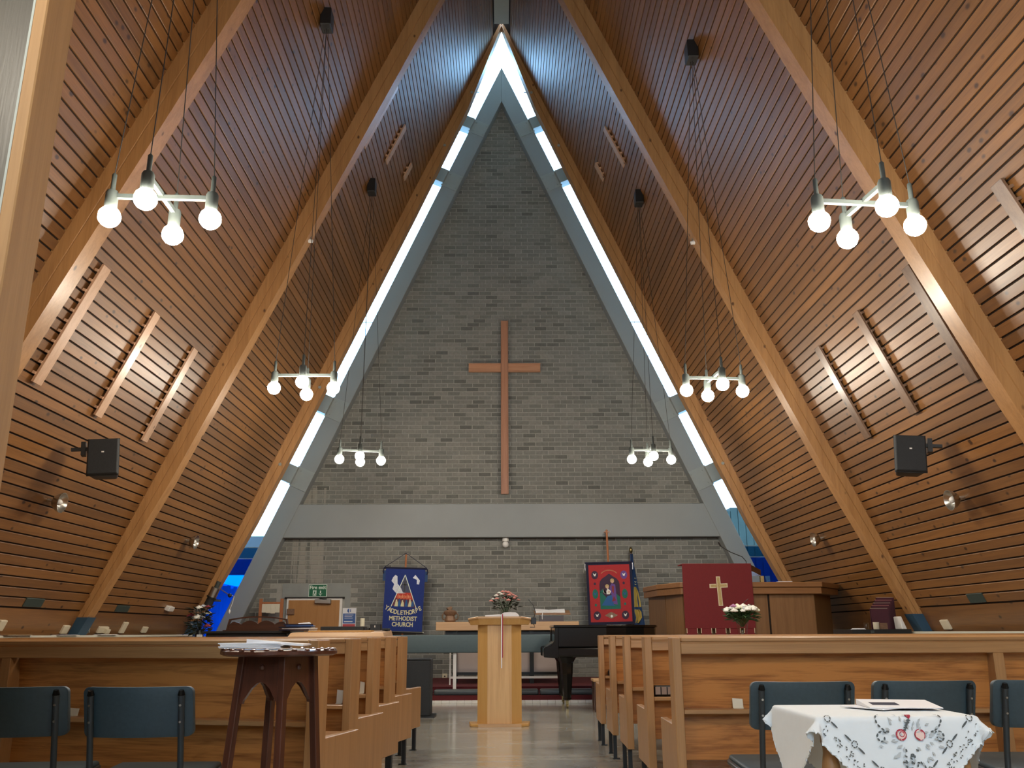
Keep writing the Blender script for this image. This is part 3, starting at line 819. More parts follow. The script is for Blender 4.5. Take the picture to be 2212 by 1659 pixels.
for s, y, z, lab in ((-1, 10.40, 5.80, 'tiny white sensor on the left rafter edge, high up'), (1, 10.40, 5.78, 'tiny white sensor on the right rafter edge, high up')):
    x = roof_x(z) - 0.25
    t = thing('rafter_sensor', lab, 'sensor', (s * (x - 0.0), y + 0.10, z))
    MB().cyl((0, 0, 0), (-s * 0.05, 0, -0.01), 0.030, 0.022, n=10).obj('housing', M['white'], t)
    MB().box(-0.03, 0.03, -0.02, 0.02, 0.02, 0.05).obj('mount', M['metal'], t)

# ------------------------------------------------------------------ cross
cr = thing('wall_cross', 'tall wooden channel-section cross on the grey brick gable wall', 'cross', (0.047, YG - 0.01, 4.85))
def chan(mb, lo, hi, half, horiz, d0, d1):
    for (a, b, e0, e1) in ((-half, half, d0 - 0.03, d0 + 0.0), (-half, -half + 0.018, d1, d0 - 0.03), (half - 0.018, half, d1, d0 - 0.03)):
        if horiz: mb.box(lo, hi, e0, e1, 0.705 + a, 0.705 + b)
        else: mb.box(a, b, e0, e1, lo, hi)
m = MB(); chan(m, -1.61, 1.62, 0.068, False, -0.06, -0.105); m.obj('upright', M['crosswood'], cr, bev=0.003)
m = MB(); chan(m, -0.655, -0.0681, 0.082, True, -0.065, -0.115); chan(m, 0.0681, 0.655, 0.082, True, -0.065, -0.115)
m.obj('cross_arm', wood('cross_arm_timber', (0.34, 0.155, 0.082), (0.52, 0.27, 0.15), along='x', rough=0.5, coat=0.1, fine=34, var=0.02), cr, bev=0.003)
MB().box(-0.03, 0.03, -0.06, 0.0, -1.3, -1.2).box(-0.03, 0.03, -0.06, 0.0, 1.2, 1.3).obj('wall_fixing', M['steel'], cr)

t = thing('wall_sensor', 'white camera-shaped sensor under the grey tie beam', 'sensor', (0.058, YG - 0.008, 2.40))
MB().cyl((0, -0.075, 0.015), (0, -0.075, 0.080), 0.056, n=16).obj('body', M['white'], t, bev=0.006)
MB().ball((0, -0.085, -0.035), 0.056, 9).obj('dome', M['white'], t, smooth=3)
MB().box(-0.02, 0.02, -0.08, 0, 0.07, 0.10).obj('mount', M['black'], t)

# ------------------------------------------------------------------ fire exit door, lintel, sign
d = struct(MB().box(-3.665, -2.725, YG - 0.05, YG, 0.0, 1.475).obj('door_1', M['white']))
MB().box(-3.63, -2.765, YG - 0.066, YG - 0.049, 0.005, 1.44).obj('door_leaf', M['doorwood'], d)
MB().box(-3.70, -2.69, YG - 0.075, YG - 0.001, 1.475, 1.495).obj('door_head', M['slate'], d)
MB().hexa([(-3.175, YG - 0.14, 1.385), (-2.905, YG - 0.14, 1.375), (-2.905, YG - 0.066, 1.375), (-3.175, YG - 0.066, 1.385),
           (-3.18, YG - 0.14, 1.452), (-2.90, YG - 0.14, 1.452), (-2.90, YG - 0.066, 1.452), (-3.18, YG - 0.066, 1.452)]).obj('door_closer', M['metal'], d, bev=0.008)
MB().tube([(-2.98, YG - 0.11, 1.455), (-3.06, YG - 0.16, 1.462), (-3.10, YG - 0.07, 1.466)], 0.009).obj('closer_arm', M['black'], d)
MB().box(-3.645, -3.52, YG - 0.10, YG - 0.064, 1.20, 1.30).obj('door_latch', M['bronze'], d, bev=0.008)
l = struct(MB().box(-3.76, -2.60, YG - 0.012, YG, 1.497, 1.72).box(-3.76, -3.70, YG - 0.012, YG, 0.0, 1.497).box(-2.69, -2.60, YG - 0.012, YG, 0.0, 1.497).obj('trim_1', M['ashgrey']))

sg = thing('fire_exit_sign', 'green and white fire exit sign above the wooden door', 'sign', (-3.155, YG - 0.03, 1.600))
MB().box(-0.155, 0.155, 0, 0.015, -0.105, 0.105).obj('board', M['signwhite'], sg)
MB().box(-0.146, 0.146, -0.003, 0.0, -0.096, 0.096).obj('green_field', M['green'], sg)
text_mesh(MB(), 'Fire exit', 0.082, lambda x, y: (x, -0.005, 0.052 + y), bold=0.002).obj('lettering', M['signwhite'], sg)
m = MB()
m.add([(-0.080, -0.005, -0.085), (-0.020, -0.005, -0.085), (-0.020, -0.005, 0.005), (-0.080, -0.005, 0.005)], [(0, 1, 2, 3)])
m.obj('exit_symbol', M['signwhite'], sg)
m = MB()   # running figure
for poly in ([(-0.052, 0.0), (-0.040, 0.0), (-0.040, -0.012), (-0.052, -0.012)], [(-0.062, -0.016), (-0.040, -0.014), (-0.046, -0.045), (-0.060, -0.042)],
             [(-0.060, -0.040), (-0.050, -0.040), (-0.064, -0.078), (-0.076, -0.078)], [(-0.052, -0.042), (-0.044, -0.042), (-0.030, -0.062), (-0.038, -0.080), (-0.044, -0.076), (-0.040, -0.062)],
             [(-0.042, -0.018), (-0.028, -0.034), (-0.032, -0.038), (-0.046, -0.024)]):
    m.add([(x, -0.007, z) for x, z in poly], [tuple(range(len(poly)))])
m.obj('running_figure', M['green'], sg)
m = MB()
for poly in ([(0.040, 0.0), (0.060, 0.0), (0.060, -0.045), (0.040, -0.045)], [(0.018, -0.040), (0.030, -0.048), (0.050, -0.066), (0.070, -0.048), (0.082, -0.040), (0.050, -0.086)]):
    m.add([(x, -0.005, z) for x, z in poly], [tuple(range(len(poly)))])
m.obj('down_arrow', M['signwhite'], sg)

ps = thing('wall_poster', 'blue, white and red notice poster right of the wooden door', 'poster', (-2.60, YG - 0.012, 1.155))
MB().box(-0.115, 0.115, -0.004, 0.0, -0.155, 0.155).obj('sheet', M['paper'], ps)
MB().box(-0.105, 0.105, -0.006, -0.004, -0.098, 0.065).obj('blue_block', M['posterblue'], ps)
MB().box(-0.105, 0.105, -0.006, -0.004, -0.148, -0.108).obj('red_block', M['posterred'], ps)
m = MB()
for z, a, b in ((0.035, -0.08, 0.07), (0.01, -0.08, 0.05), (-0.015, -0.08, 0.06), (-0.075, -0.085, 0.06)):
    m.box(a, b, -0.008, -0.006, z, z + (0.008 if z > -0.05 else 0.014))
m.obj('printed_lines', M['paper'], ps)
m = MB().prism([(-0.004 + 0.034 * math.cos(a), 0.112 + 0.034 * math.sin(a)) for a in [PI / 2 + i * PI / 8 for i in range(9)]], -0.006, -0.004)
m.box(0.012, 0.024, -0.006, -0.004, 0.09, 0.135)
m.obj('emblem', M['posterblue'], ps)

hb = thing('notice_frame', 'orange wooden frame holding cream paper notices left of the door', 'notice board', (-3.86, 15.20, 0.0))
for x in (-0.175, 0.175):
    MB().box(x - 0.024, x + 0.024, -0.02, 0.02, 0.18, 1.46).obj('post', M['orange'], hb)
    MB().box(x - 0.03, x + 0.03, -0.16, 0.16, 0.0, 0.18).obj('foot', M['orange'], hb)
MB().box(-0.15, 0.15, -0.012, 0.012, 1.37, 1.405).obj('top_rail', M['orange'], hb)
MB().box(-0.15, 0.15, -0.012, 0.012, 0.75, 0.80).obj('lower_rail', M['orange'], hb)
for i in range(4):
    x = -0.148 + i * 0.074
    m = MB().box(x, x + 0.072, -0.022 - 0.004 * (i % 2), -0.016, 1.235 - 0.008 * (i % 3), 1.372)
    m.obj('paper', M['paper_cream'], hb)
m = MB()
for i in range(9): m.cyl((-0.13 + i * 0.032, -0.02, 1.375), (-0.13 + i * 0.032, -0.02, 1.39), 0.006, n=6)
m.obj('rings', M['orange'], hb)

so = MB().box(-1.005, -0.92, YG - 0.025, YG, 0.155, 0.24).obj('wall_socket', M['cream'], bev=0.004)
tag(so, 'white socket low on the brick wall beside the communion table', 'socket')
MB().cyl((-0.962, YG - 0.027, 0.197), (-0.962, YG - 0.024, 0.197), 0.014, n=10).obj('keyhole', M['black'], so)

# ------------------------------------------------------------------ dais, rail, kneelers
d1 = struct(MB().box(-4.68, 4.68, 12.36, 12.90, 0.0, 0.095).obj('trim_2', M['carpet']))
d2 = struct(MB().box(-4.68, 4.68, 12.90, YG, 0.0, 0.175).obj('trim_3', M['carpet']))
tiles = []
for i in range(44):
    x = -2.2 + i * 0.10
    tl = MB().box(x, x + 0.097, 12.30, 12.36, 0.0, 0.035).obj('tile', M['white'], d1, bev=0.002)
cr_ = thing('communion_rail', 'long communion rail with teal-grey padded beam on white posts', 'rail', (0, 12.72, 0.095))
m = MB().box(-2.3, 1.95, -0.06, 0.06, 0.535, 0.775)
m.obj('padded_beam', M['vinyl_rail'], cr_, bev=0.018, seg=3, smooth=0.6)
for x in (-2.1, -0.655, 0.80, 1.85):
    po = MB().box(x - 0.022, x + 0.022, -0.012, 0.012, 0.0, 0.54).obj('post', M['white'], cr_)
    MB().box(x - 0.05, x + 0.05, -0.04, 0.04, 0.0, 0.008).obj('foot_plate', M['white'], po)
for i, (a, b) in enumerate(((-1.95, -0.93), (-0.92, 0.49), (0.50, 1.22), (1.23, 1.95))):
    k = MB().box(a + 0.006, b - 0.006, 12.40, 12.62, 0.095, 0.165).obj('kneeler', M['kneeler'], bev=0.022, seg=3, smooth=0.8)
    tag(k, ['long grey kneeler cushion at the left of the dais, behind the floor speaker', 'long grey kneeler cushion left of and behind the lectern', 'grey kneeler cushion between the lectern and the piano leg', 'grey kneeler cushion in the shadow beneath the piano'][i], 'cushion', 'kneelers along the communion rail')

# communion table
ct = thing('communion_table', 'communion table with thick pale oak top and black framed base', 'table', (0.077, 13.85, 0.175))
MB().box(-1.065, 1.065, -0.28, 0.28, 0.752, 0.878).obj('table_top', M['oak_h'], ct, bev=0.006)
for x in (-0.78, 0.36, 0.79):
    MB().box(x - 0.03, x + 0.03, -0.20, -0.14, 0.0, 0.752).obj('leg', M['black'], ct)
    MB().box(x - 0.03, x + 0.03, 0.14, 0.20, 0.0, 0.752).obj('leg', M['black'], ct)
MB().box(-0.93, 0.93, -0.16, 0.16, 0.62, 0.752).obj('apron', M['black'], ct)
MB().box(-0.82, 0.82, -0.19, -0.15, 0.12, 0.16).obj('lower_rail', M['black'], ct)
for a, b in ((-0.75, 0.33), (0.39, 0.76)):
    MB().box(a, b, -0.165, -0.155, 0.16, 0.62).obj('panel', M['panelcloth'], ct)
wf = thing('low_barrier', 'thin white barrier standing in front of the communion table base', 'frame', (0.05, 13.36, 0.175))
MB().box(-0.815, -0.795, -0.01, 0.01, 0.0, 0.46).obj('upright', M['white'], wf)
MB().box(0.795, 0.815, -0.01, 0.01, 0.0, 0.46).obj('upright', M['white'], wf)
MB().box(-0.795, 0.795, -0.01, 0.01, 0.085, 0.115).obj('cross_rail', M['white'], wf)

# flower head helper
def bloom(mb, c, r, flat=0.6, rng=random):
    n = 7
    for ring, (rr, hh) in enumerate(((1.0, 0.15), (0.62, 0.42))):
        for i in range(n):
            a = 2 * PI * (i + ring * 0.5) / n + rng.random() * 0.3
            p = Vector((math.cos(a) * r * rr * 0.62, math.sin(a) * r * rr * 0.62, hh * r * flat))
            mb.ball(Vector(c) + p, r * 0.42, 4, (1, 1, 0.62))
    mb.ball(Vector(c) + Vector((0, 0, r * 0.36)), r * 0.4, 4)
def leaf(mb, base, d, ln, w):
    base = Vector(base); d = Vector(d).normalized()
    sd = d.cross(Vector((0.2, 0.3, 1))).normalized() * w
    p1 = base + d * ln * 0.5 + Vector((0, 0, ln * 0.08)); p2 = base + d * ln
    nn = d.cross(sd).normalized() * 0.002
    vs = [base, p1 + sd, p2, p1 - sd]
    mb.add([v + nn for v in vs] + [v - nn for v in vs], [(0, 1, 2, 3), (7, 6, 5, 4), (0, 4, 5, 1), (1, 5, 6, 2), (2, 6, 7, 3), (3, 7, 4, 0)])
def bouquet(parent, z0, spread, height, mats, nfl, rf, nleaf, leafm, stems=True, seed=1, flat_top=0.4, centre=(0, 0)):
    rng = random.Random(seed)
    st = MB()
    for i in range(nfl):
        a = i * 2.39996; q = math.sqrt((i + 0.5) / nfl)
        x, y = q * spread * math.cos(a), q * spread * 0.8 * math.sin(a)
        z = z0 + height * (1 - flat_top * q * q) + rng.uniform(-0.02, 0.015)
        m = MB(); r = rf * rng.uniform(0.8, 1.15)
        bloom(m, (x, y, z), r, rng=rng)
        m.obj('flower_head', M[mats[i % len(mats)] if rng.random() < 0.75 else rng.choice(mats)], parent, smooth=1.2)
        st.tube([(x * 0.1, y * 0.1, z0 - 0.05), (x * 0.55, y * 0.55, z0 + (z - z0) * 0.5), (x, y, z)], 0.003, 4)
    st.obj('stems', M['leaf'], parent)
    lv = MB()
    for i in range(nleaf):
        a = rng.random() * 2 * PI; q = rng.random() ** 0.5
        p = (q * spread * 0.8 * math.cos(a), q * spread * 0.6 * math.sin(a), z0 + height * rng.uniform(0.1, 0.85) * (1 - 0.3 * q))
        leaf(lv, p, (math.cos(a), math.sin(a), rng.uniform(-0.3, 0.7)), rng.uniform(0.05, 0.10), rng.uniform(0.010, 0.020))
    o = lv.obj('leaves', M[leafm], parent); o['kind'] = 'stuff'

# things on the communion table (top at z = 1.053)
v = thing('pink_flower_vase', 'glass vase of pink and white carnations on the communion table behind the lectern', 'flowers', (0.045, 13.75, 1.053))
MB().lathe([(0.05, 0.0), (0.06, 0.01), (0.075, 0.13), (0.09, 0.17), (0.086, 0.17), (0.070, 0.13), (0.05, 0.015), (0.001, 0.012)], 18).obj('vase', M['clear'], v, smooth=0.6)
bouquet(v, 0.16, 0.225, 0.28, ['petalpink', 'petalpink', 'petal', 'petalpink', 'petal'], 26, 0.034, 90, 'leafdark', seed=3, flat_top=0.55)
sc_ = thing('bronze_sculpture', 'small mottled brown pottery jar with handles on the communion table', 'sculpture', (-0.785, 13.72, 1.053))
MB().lathe([(0.07, 0.0), (0.085, 0.02), (0.075, 0.06), (0.065, 0.09), (0.095, 0.12), (0.10, 0.15), (0.06, 0.175), (0.001, 0.18)], 16).obj('body', M['bronze'], sc_, smooth=0.8)
for s in (-1, 1):
    MB().tube([(s * 0.08, 0, 0.03), (s * 0.115, 0, 0.05), (s * 0.12, 0, 0.10), (s * 0.095, 0, 0.13)], 0.010).obj('handle', M['bronze'], sc_)
MB().cyl((-0.03, 0, 0.17), (0.02, 0.02, 0.215), 0.045, 0.02, n=9).obj('lid', M['bronze'], sc_)
for x in (-0.905, -0.665):
    g = MB().lathe([(0.022, 0.0), (0.02, 0.004), (0.006, 0.01), (0.006, 0.05), (0.024, 0.07), (0.026, 0.10), (0.024, 0.10), (0.02, 0.07), (0.001, 0.055)], 12, (x, 13.70, 1.053)).obj('small_glass', M['clear'], smooth=0.6)
    tag(g, 'small clear glass %s of the brown jar on the communion table' % ('left' if x < -0.8 else 'right'), 'glass')
bs = thing('book_rest', 'wooden table lectern carrying open white papers on the communion table', 'book stand', (0.76, 13.72, 1.053))
MB().box(-0.20, 0.16, -0.10, 0.10, 0.0, 0.085).obj('base', M['walnut'], bs)
MB().hexa([(-0.28, -0.15, 0.095), (0.26, -0.15, 0.095), (0.26, 0.17, 0.145), (-0.28, 0.17, 0.145), (-0.28, -0.15, 0.118), (0.26, -0.15, 0.118), (0.26, 0.17, 0.17), (-0.28, 0.17, 0.17)]).obj('sloped_top', M['pulpit'], bs)
pp = thing('open_papers', 'open white papers lying on the wooden table lectern', 'papers', (0.71, 13.72, 1.053))
MB().hexa([(-0.21, -0.12, 0.126), (0.0, -0.13, 0.126), (0.0, 0.14, 0.168), (-0.22, 0.14, 0.168), (-0.21, -0.12, 0.150), (0.0, -0.13, 0.135), (0.0, 0.14, 0.176), (-0.22, 0.14, 0.192)]).obj('page', M['paper'], pp)
MB().hexa([(0.002, -0.13, 0.126), (0.23, -0.12, 0.126), (0.24, 0.14, 0.168), (0.002, 0.14, 0.168), (0.002, -0.13, 0.135), (0.23, -0.12, 0.146), (0.24, 0.14, 0.190), (0.002, 0.14, 0.176)]).obj('page', M['paper'], pp)
MB().tube([(-0.10, -0.13, 0.15), (-0.115, -0.16, 0.09), (-0.115, -0.165, 0.03)], 0.006, 5).obj('ribbon', M['paper'], pp)

# ------------------------------------------------------------------ banners and flag
def disc(mb, cx, cz, rx, rz, y0, y1, n=16):
    mb.prism([(cx + rx * math.cos(2 * PI * i / n), cz + rz * math.sin(2 * PI * i / n)) for i in range(n)], y0, y1)
b1 = thing('church_banner', 'royal blue church banner with pale yellow lettering hanging on a pole', 'banner', (-1.640, 15.10, 1.43))
b1.rotation_euler = (0, math.radians(2.0), 0)
B = lambda *a: MB().box(*a)
B(-0.330, 0.330, -0.006, 0.006, -0.51, 0.51).obj('cloth', M['blue'], b1)
MB().cyl((-0.365, 0.0, 0.515), (0.365, 0.0, 0.515), 0.016, n=8).obj('top_bar', M['navy'], b1)
MB().cyl((-0.365, 0.0, -0.52), (0.35, 0.0, -0.52), 0.018, n=8).obj('bottom_bar', M['black'], b1)
for x, z in ((-0.365, 0.515), (0.365, 0.515), (0.345, -0.52), (-0.365, -0.52)):
    MB().ball((x, 0, z), 0.018, 5).obj('bar_end', M['metal'], b1, smooth=3)
MB().cyl((0.015, 0.04, -1.25), (-0.01, 0.03, 0.76), 0.016, n=8).obj('pole', M['orange'], b1)
MB().box(-0.04, 0.03, 0.01, 0.05, 0.745, 0.765).obj('pole_cap', M['walnut'], b1)
MB().tube([(-0.35, 0, 0.53), (-0.01, 0.0, 0.765), (0.35, 0, 0.53)], 0.005, 5).obj('cord', M['navy'], b1)
for s in (-1, 1):
    MB().tube([(s * 0.36, -0.01, 0.52), (s * 0.375, -0.02, 0.45), (s * 0.36, -0.02, 0.42)], 0.010, 5).obj('tassel', M['navy'], b1)
    B(*sorted((s * 0.33, s * 0.375)), 0.0, 0.012, 0.30, 0.47).obj('backing_flap', M['flagblue'], b1)
y = -0.008
def flat(mb, poly, yy): return mb.prism(poly, yy, yy + 0.002)
tri = [(-0.205, -0.115), (0.215, -0.135), (0.0, 0.405)]
flat(MB(), [(-0.13, 0.08), (0.13, 0.08), (0.0, 0.395)], y).obj('grey_gable', plain('banner_slate', (0.075, 0.085, 0.14), 0.85), b1)
flat(MB(), [(-0.150, 0.02), (0.165, 0.0), (0.125, 0.115), (-0.115, 0.115)], y - 0.001).obj('flames', M['flame'], b1)
flat(MB(), [(-0.20, -0.10), (0.205, -0.125), (0.16, 0.0), (-0.15, 0.02)], y).obj('crowd_ground', plain('banner_crowd', (0.12, 0.035, 0.06), 0.85, var=0.4, scale=25), b1)
m = MB()
for i in range(9):
    x = -0.10 + i * 0.025
    flat(m, [(x, 0.0 + 0.02 * (i % 2)), (x + 0.010, 0.03), (x + 0.006, 0.10 - 0.015 * (i % 3)), (x - 0.006, 0.06)], y - 0.003)
m.obj('flame_tongue', M['peach'], b1)
for a, bb in (((-0.205, -0.115), (0, 0.405)), ((0, 0.405), (0.215, -0.135))):
    dx, dz = bb[0] - a[0], bb[1] - a[1]; ln = math.hypot(dx, dz); ox, oz = -dz / ln * 0.006, dx / ln * 0.006
    flat(MB(), [(a[0] + ox, a[1] + oz), (bb[0] + ox, bb[1] + oz), (bb[0] - ox, bb[1] - oz), (a[0] - ox, a[1] - oz)], y - 0.004).obj('gable_edge', M['signwhite'], b1)
flat(flat(MB(), [(-0.010, 0.13), (0.010, 0.13), (0.012, 0.30), (-0.004, 0.30)], y - 0.003), [(-0.040, 0.235), (0.048, 0.235), (0.048, 0.255), (-0.040, 0.255)], y - 0.003).obj('small_cross', M['black'], b1)
flat(MB(), [(-0.20, 0.36), (-0.165, 0.40), (-0.13, 0.38), (-0.12, 0.26), (-0.06, 0.19), (-0.02, 0.115), (0.03, 0.105), (-0.13, 0.10), (-0.20, 0.17), (-0.175, 0.25), (-0.225, 0.30)], y - 0.002).obj('dove_wing', M['silver'], b1)
flat(MB(), [(0.13, 0.36), (0.17, 0.41), (0.215, 0.36), (0.25, 0.32), (0.24, 0.255), (0.20, 0.26), (0.20, 0.33)], y - 0.002).obj('dove', M['silver'], b1)
m = MB()
for x, h in ((-0.12, 0.08), (-0.02, 0.07), (0.105, 0.09)):
    flat(m, [(x - 0.03, -0.11), (x + 0.03, -0.11), (x + 0.022, -0.11 + h), (x - 0.015, -0.11 + h)], y - 0.003); disc(m, x, -0.095 + h, 0.013, 0.018, y - 0.003, y - 0.001, 10)
m.obj('figure', M['letter'], b1)
m = MB()
for x, h in ((-0.07, 0.09), (0.045, 0.08), (0.15, 0.06)):
    flat(m, [(x - 0.025, -0.11), (x + 0.025, -0.11), (x + 0.018, -0.11 + h), (x - 0.018, -0.11 + h)], y - 0.0035); disc(m, x, -0.1 + h, 0.014, 0.018, y - 0.0035, y - 0.001, 10)
m.obj('figure', M['skyblue'], b1)
m = MB()
word = 'YADDLETHORPE'; n = len(word)
for i, ch in enumerate(word):
    u = (i - (n - 1) / 2) / ((n - 1) / 2)
    cx, cz, ang = u * 0.275, -0.212 + 0.075 * abs(u) ** 2.4, math.radians(26 * u * abs(u))
    ca, sa = math.cos(ang), math.sin(ang)
    text_mesh(m, ch, 0.098, lambda x, z, cx=cx, cz=cz, ca=ca, sa=sa: (cx + (x * ca * 0.86 - z * sa), y, cz + (x * sa * 0.86 + z * ca)), bold=0.003)
text_mesh(m, 'METHODIST', 0.098, lambda x, z: (0.005 + x * 0.86, y, -0.305 + z), bold=0.003)
text_mesh(m, 'CHURCH', 0.098, lambda x, z: (0.002 + x * 0.86, y, -0.400 + z), bold=0.003)
m.obj('lettering', M['letter'], b1)

b2 = thing('nativity_banner', 'red embroidered banner with navy border and an arched scene of two robed figures', 'banner', (1.806, 15.10, 1.535))
b2.rotation_euler = (0, math.radians(-1.2), 0)
B(-0.385, 0.385, -0.004, 0.006, -0.52, 0.49).obj('border_cloth', M['navy'], b2)
B(-0.345, 0.345, -0.008, -0.004, -0.475, 0.455).obj('red_field', M['red'], b2)
MB().cyl((-0.40, 0, 0.49), (0.40, 0, 0.49), 0.015, n=8).obj('top_bar', M['navy'], b2)
MB().cyl((0.0, 0.04, -1.36), (0.0, 0.03, 1.02), 0.018, n=8).obj('pole', M['orange'], b2)
MB().box(-0.045, 0.045, 0.01, 0.05, 1.0, 1.015).ball((0, 0.03, 1.03), 0.02, 5).obj('pole_cap', M['orange'], b2)
for s in (-1, 1):
    MB().tube([(s * 0.40, -0.005, 0.48), (s * 0.405, -0.01, 0.43), (s * 0.40, -0.01, 0.37)], 0.008, 5).obj('tassel', M['silver'], b2)
arch = [(-0.175, -0.27), (0.165, -0.27), (0.165, 0.13)] + [(0.165 - 0.165 * (1 - math.cos(t_)) , 0.13 + 0.14 * math.sin(t_)) for t_ in (0.4, 0.8, 1.15)] + [(-0.005, 0.31)] + [(-0.175 + 0.165 * (1 - math.cos(t_)), 0.13 + 0.14 * math.sin(t_)) for t_ in (1.15, 0.8, 0.4)] + [(-0.175, 0.13)]
flat(MB(), arch, -0.010).obj('night_arch', M['plum'], b2)
flat(flat(MB(), [(-0.175, -0.27), (0.165, -0.27), (0.165, -0.08), (0.10, -0.02), (-0.05, -0.10), (-0.175, 0.04)], -0.012), [(-0.17, 0.0), (-0.13, 0.06), (-0.09, 0.0)], -0.012).obj('green_field', M['teal'], b2)
flat(MB(), [(-0.155, -0.21), (-0.05, -0.06), (0.02, -0.04), (0.05, -0.20), (0.08, -0.22)], -0.014).obj('blue_robe', M['skyblue'], b2)
flat(MB(), [(0.0, 0.10), (0.03, 0.15), (0.09, 0.13), (0.10, -0.03), (0.115, -0.20), (0.05, -0.19), (0.02, -0.04), (-0.01, 0.04)], -0.015).obj('purple_robe', M['purple'], b2)
flat(flat(MB(), [(0.03, 0.11), (0.07, 0.10), (0.06, -0.02), (0.03, 0.02)], -0.017), [(0.02, -0.15), (0.09, -0.13), (0.06, -0.06)], -0.017).obj('red_sash', M['petalred'], b2)
flat(flat(MB(), [(-0.12, 0.08), (-0.10, -0.01), (-0.055, -0.03), (-0.11, 0.0)], -0.016), [(-0.065, 0.02), (-0.04, 0.07), (0.015, 0.02), (-0.01, -0.03), (-0.06, -0.03)], -0.016).obj('white_veil', M['petal'], b2)
m = MB(); disc(m, -0.045, 0.085, 0.018, 0.024, -0.018, -0.016, 10); disc(m, 0.045, 0.175, 0.02, 0.026, -0.018, -0.016, 10); disc(m, -0.02, 0.01, 0.014, 0.016, -0.019, -0.016, 8); m.obj('face', M['skin'], b2)
m = MB(); disc(m, -0.047, 0.10, 0.032, 0.036, -0.0155, -0.014, 12); disc(m, 0.042, 0.19, 0.034, 0.038, -0.0155, -0.014, 12); m.obj('halo', M['gold'], b2)
for x, z, rx, rz, mt in ((-0.245, 0.29, 0.058, 0.07, 'plum'), (0.245, 0.285, 0.058, 0.07, 'purple'), (-0.25, -0.02, 0.048, 0.08, 'teal'), (0.245, -0.025, 0.048, 0.08, 'teal'),
                         (-0.25, 0.145, 0.02, 0.023, 'plum'), (0.235, 0.15, 0.02, 0.023, 'plum'), (-0.25, -0.20, 0.02, 0.023, 'teal'), (0.24, -0.19, 0.02, 0.023, 'teal'),
                         (-0.235, -0.37, 0.062, 0.07, 'plum'), (0.235, -0.37, 0.062, 0.07, 'plum')):
    m = MB(); disc(m, x, z, rx, rz, -0.010, -0.008); md = m.obj('medallion', M[mt], b2)
    if rz > 0.06:
        m = MB(); flat(m, [(x - 0.03, z + 0.03), (x, z + 0.01), (x + 0.03, z + 0.035), (x + 0.01, z - 0.02), (x - 0.012, z - 0.018)], -0.012)
        m.obj('motif', M['petal' if abs(z) > 0.1 else 'skyblue'], md)
flat(MB(), [(-0.11, -0.37), (0.0, -0.315), (0.11, -0.37), (0.0, -0.425)], -0.010).obj('diamond', M['bronze'], b2)
disc(m := MB(), 0.005, -0.385, 0.02, 0.022, -0.012, -0.010, 8); m.obj('lamb', M['petal'], b2)
m = MB()
for i in range(14):
    a = PI * (0.22 + 0.56 * i / 13); m.box(-0.005 + 0.165 * math.cos(a) - 0.007, -0.005 + 0.165 * math.cos(a) + 0.007, -0.010, -0.008, 0.235 + 0.13 * math.sin(a) - 0.008, 0.235 + 0.13 * math.sin(a) + 0.008)
m.obj('arch_stitching', M['orange'], b2)

fg = thing('draped_flag', 'blue flag with yellow emblem furled on a pole beside the red banner', 'flag', (2.205, 15.20, 1.4))
MB().cyl((0.0, 0.05, -1.22), (0.0, 0.05, 0.80), 0.014, n=8).obj('pole', M['walnut'], fg)
MB().ball((0, 0.05, 0.845), 0.035, 6, (0.9, 0.9, 1.5)).obj('finial', M['brass'], fg, smooth=3)
def cloth_strip(zs, fn, ny=7):
    m = MB(); vs = []
    for z, w0, w1 in zs:
        for k in range(ny):
            u = k / (ny - 1)
            vs.append((w0 + (w1 - w0) * u, fn(u, z), z))
    fs = [(j * ny + k, j * ny + k + 1, (j + 1) * ny + k + 1, (j + 1) * ny + k) for j in range(len(zs) - 1) for k in range(ny - 1)]
    nn = len(vs); vs2 = [(a, b + 0.006, c) for a, b, c in vs]
    m.add(vs + vs2, fs + [tuple(reversed([i + nn for i in f])) for f in fs])
    return m
fold = lambda u, z: 0.02 - 0.03 * math.sin(u * 9 + 0.4) * (0.4 + 0.6 * u)
zs = [(0.78, -0.022, 0.026), (0.62, -0.024, 0.034), (0.45, -0.022, 0.062), (0.2, -0.012, 0.10), (-0.05, -0.005, 0.13), (-0.4, 0.0, 0.185), (-0.75, 0.0, 0.22)]
cloth_strip(zs, fold).obj('flag_cloth', M['flagblue'], fg, smooth=1.0)
f2 = lambda u, z: 0.011 - 0.03 * math.sin(u * 8 + 0.4) * (0.4 + 0.6 * u)
cloth_strip([(0.23, 0.02, 0.05), (0.15, 0.012, 0.085), (0.0, 0.012, 0.115), (-0.10, 0.012, 0.125)], f2).obj('yellow_emblem', M['yellow'], fg)
cloth_strip([(-0.14, 0.012, 0.09), (-0.18, 0.012, 0.125), (-0.27, 0.035, 0.13), (-0.36, 0.018, 0.07)], f2).obj('yellow_emblem', M['yellow'], fg)
for z, w in ((0.36, 0.02), (0.30, 0.03), (0.26, 0.022)):
    cloth_strip([(z + 0.02, 0.03, 0.03 + w), (z, 0.045, 0.045 + w)], f2, 4).obj('emblem_letter', M['letter'], fg)

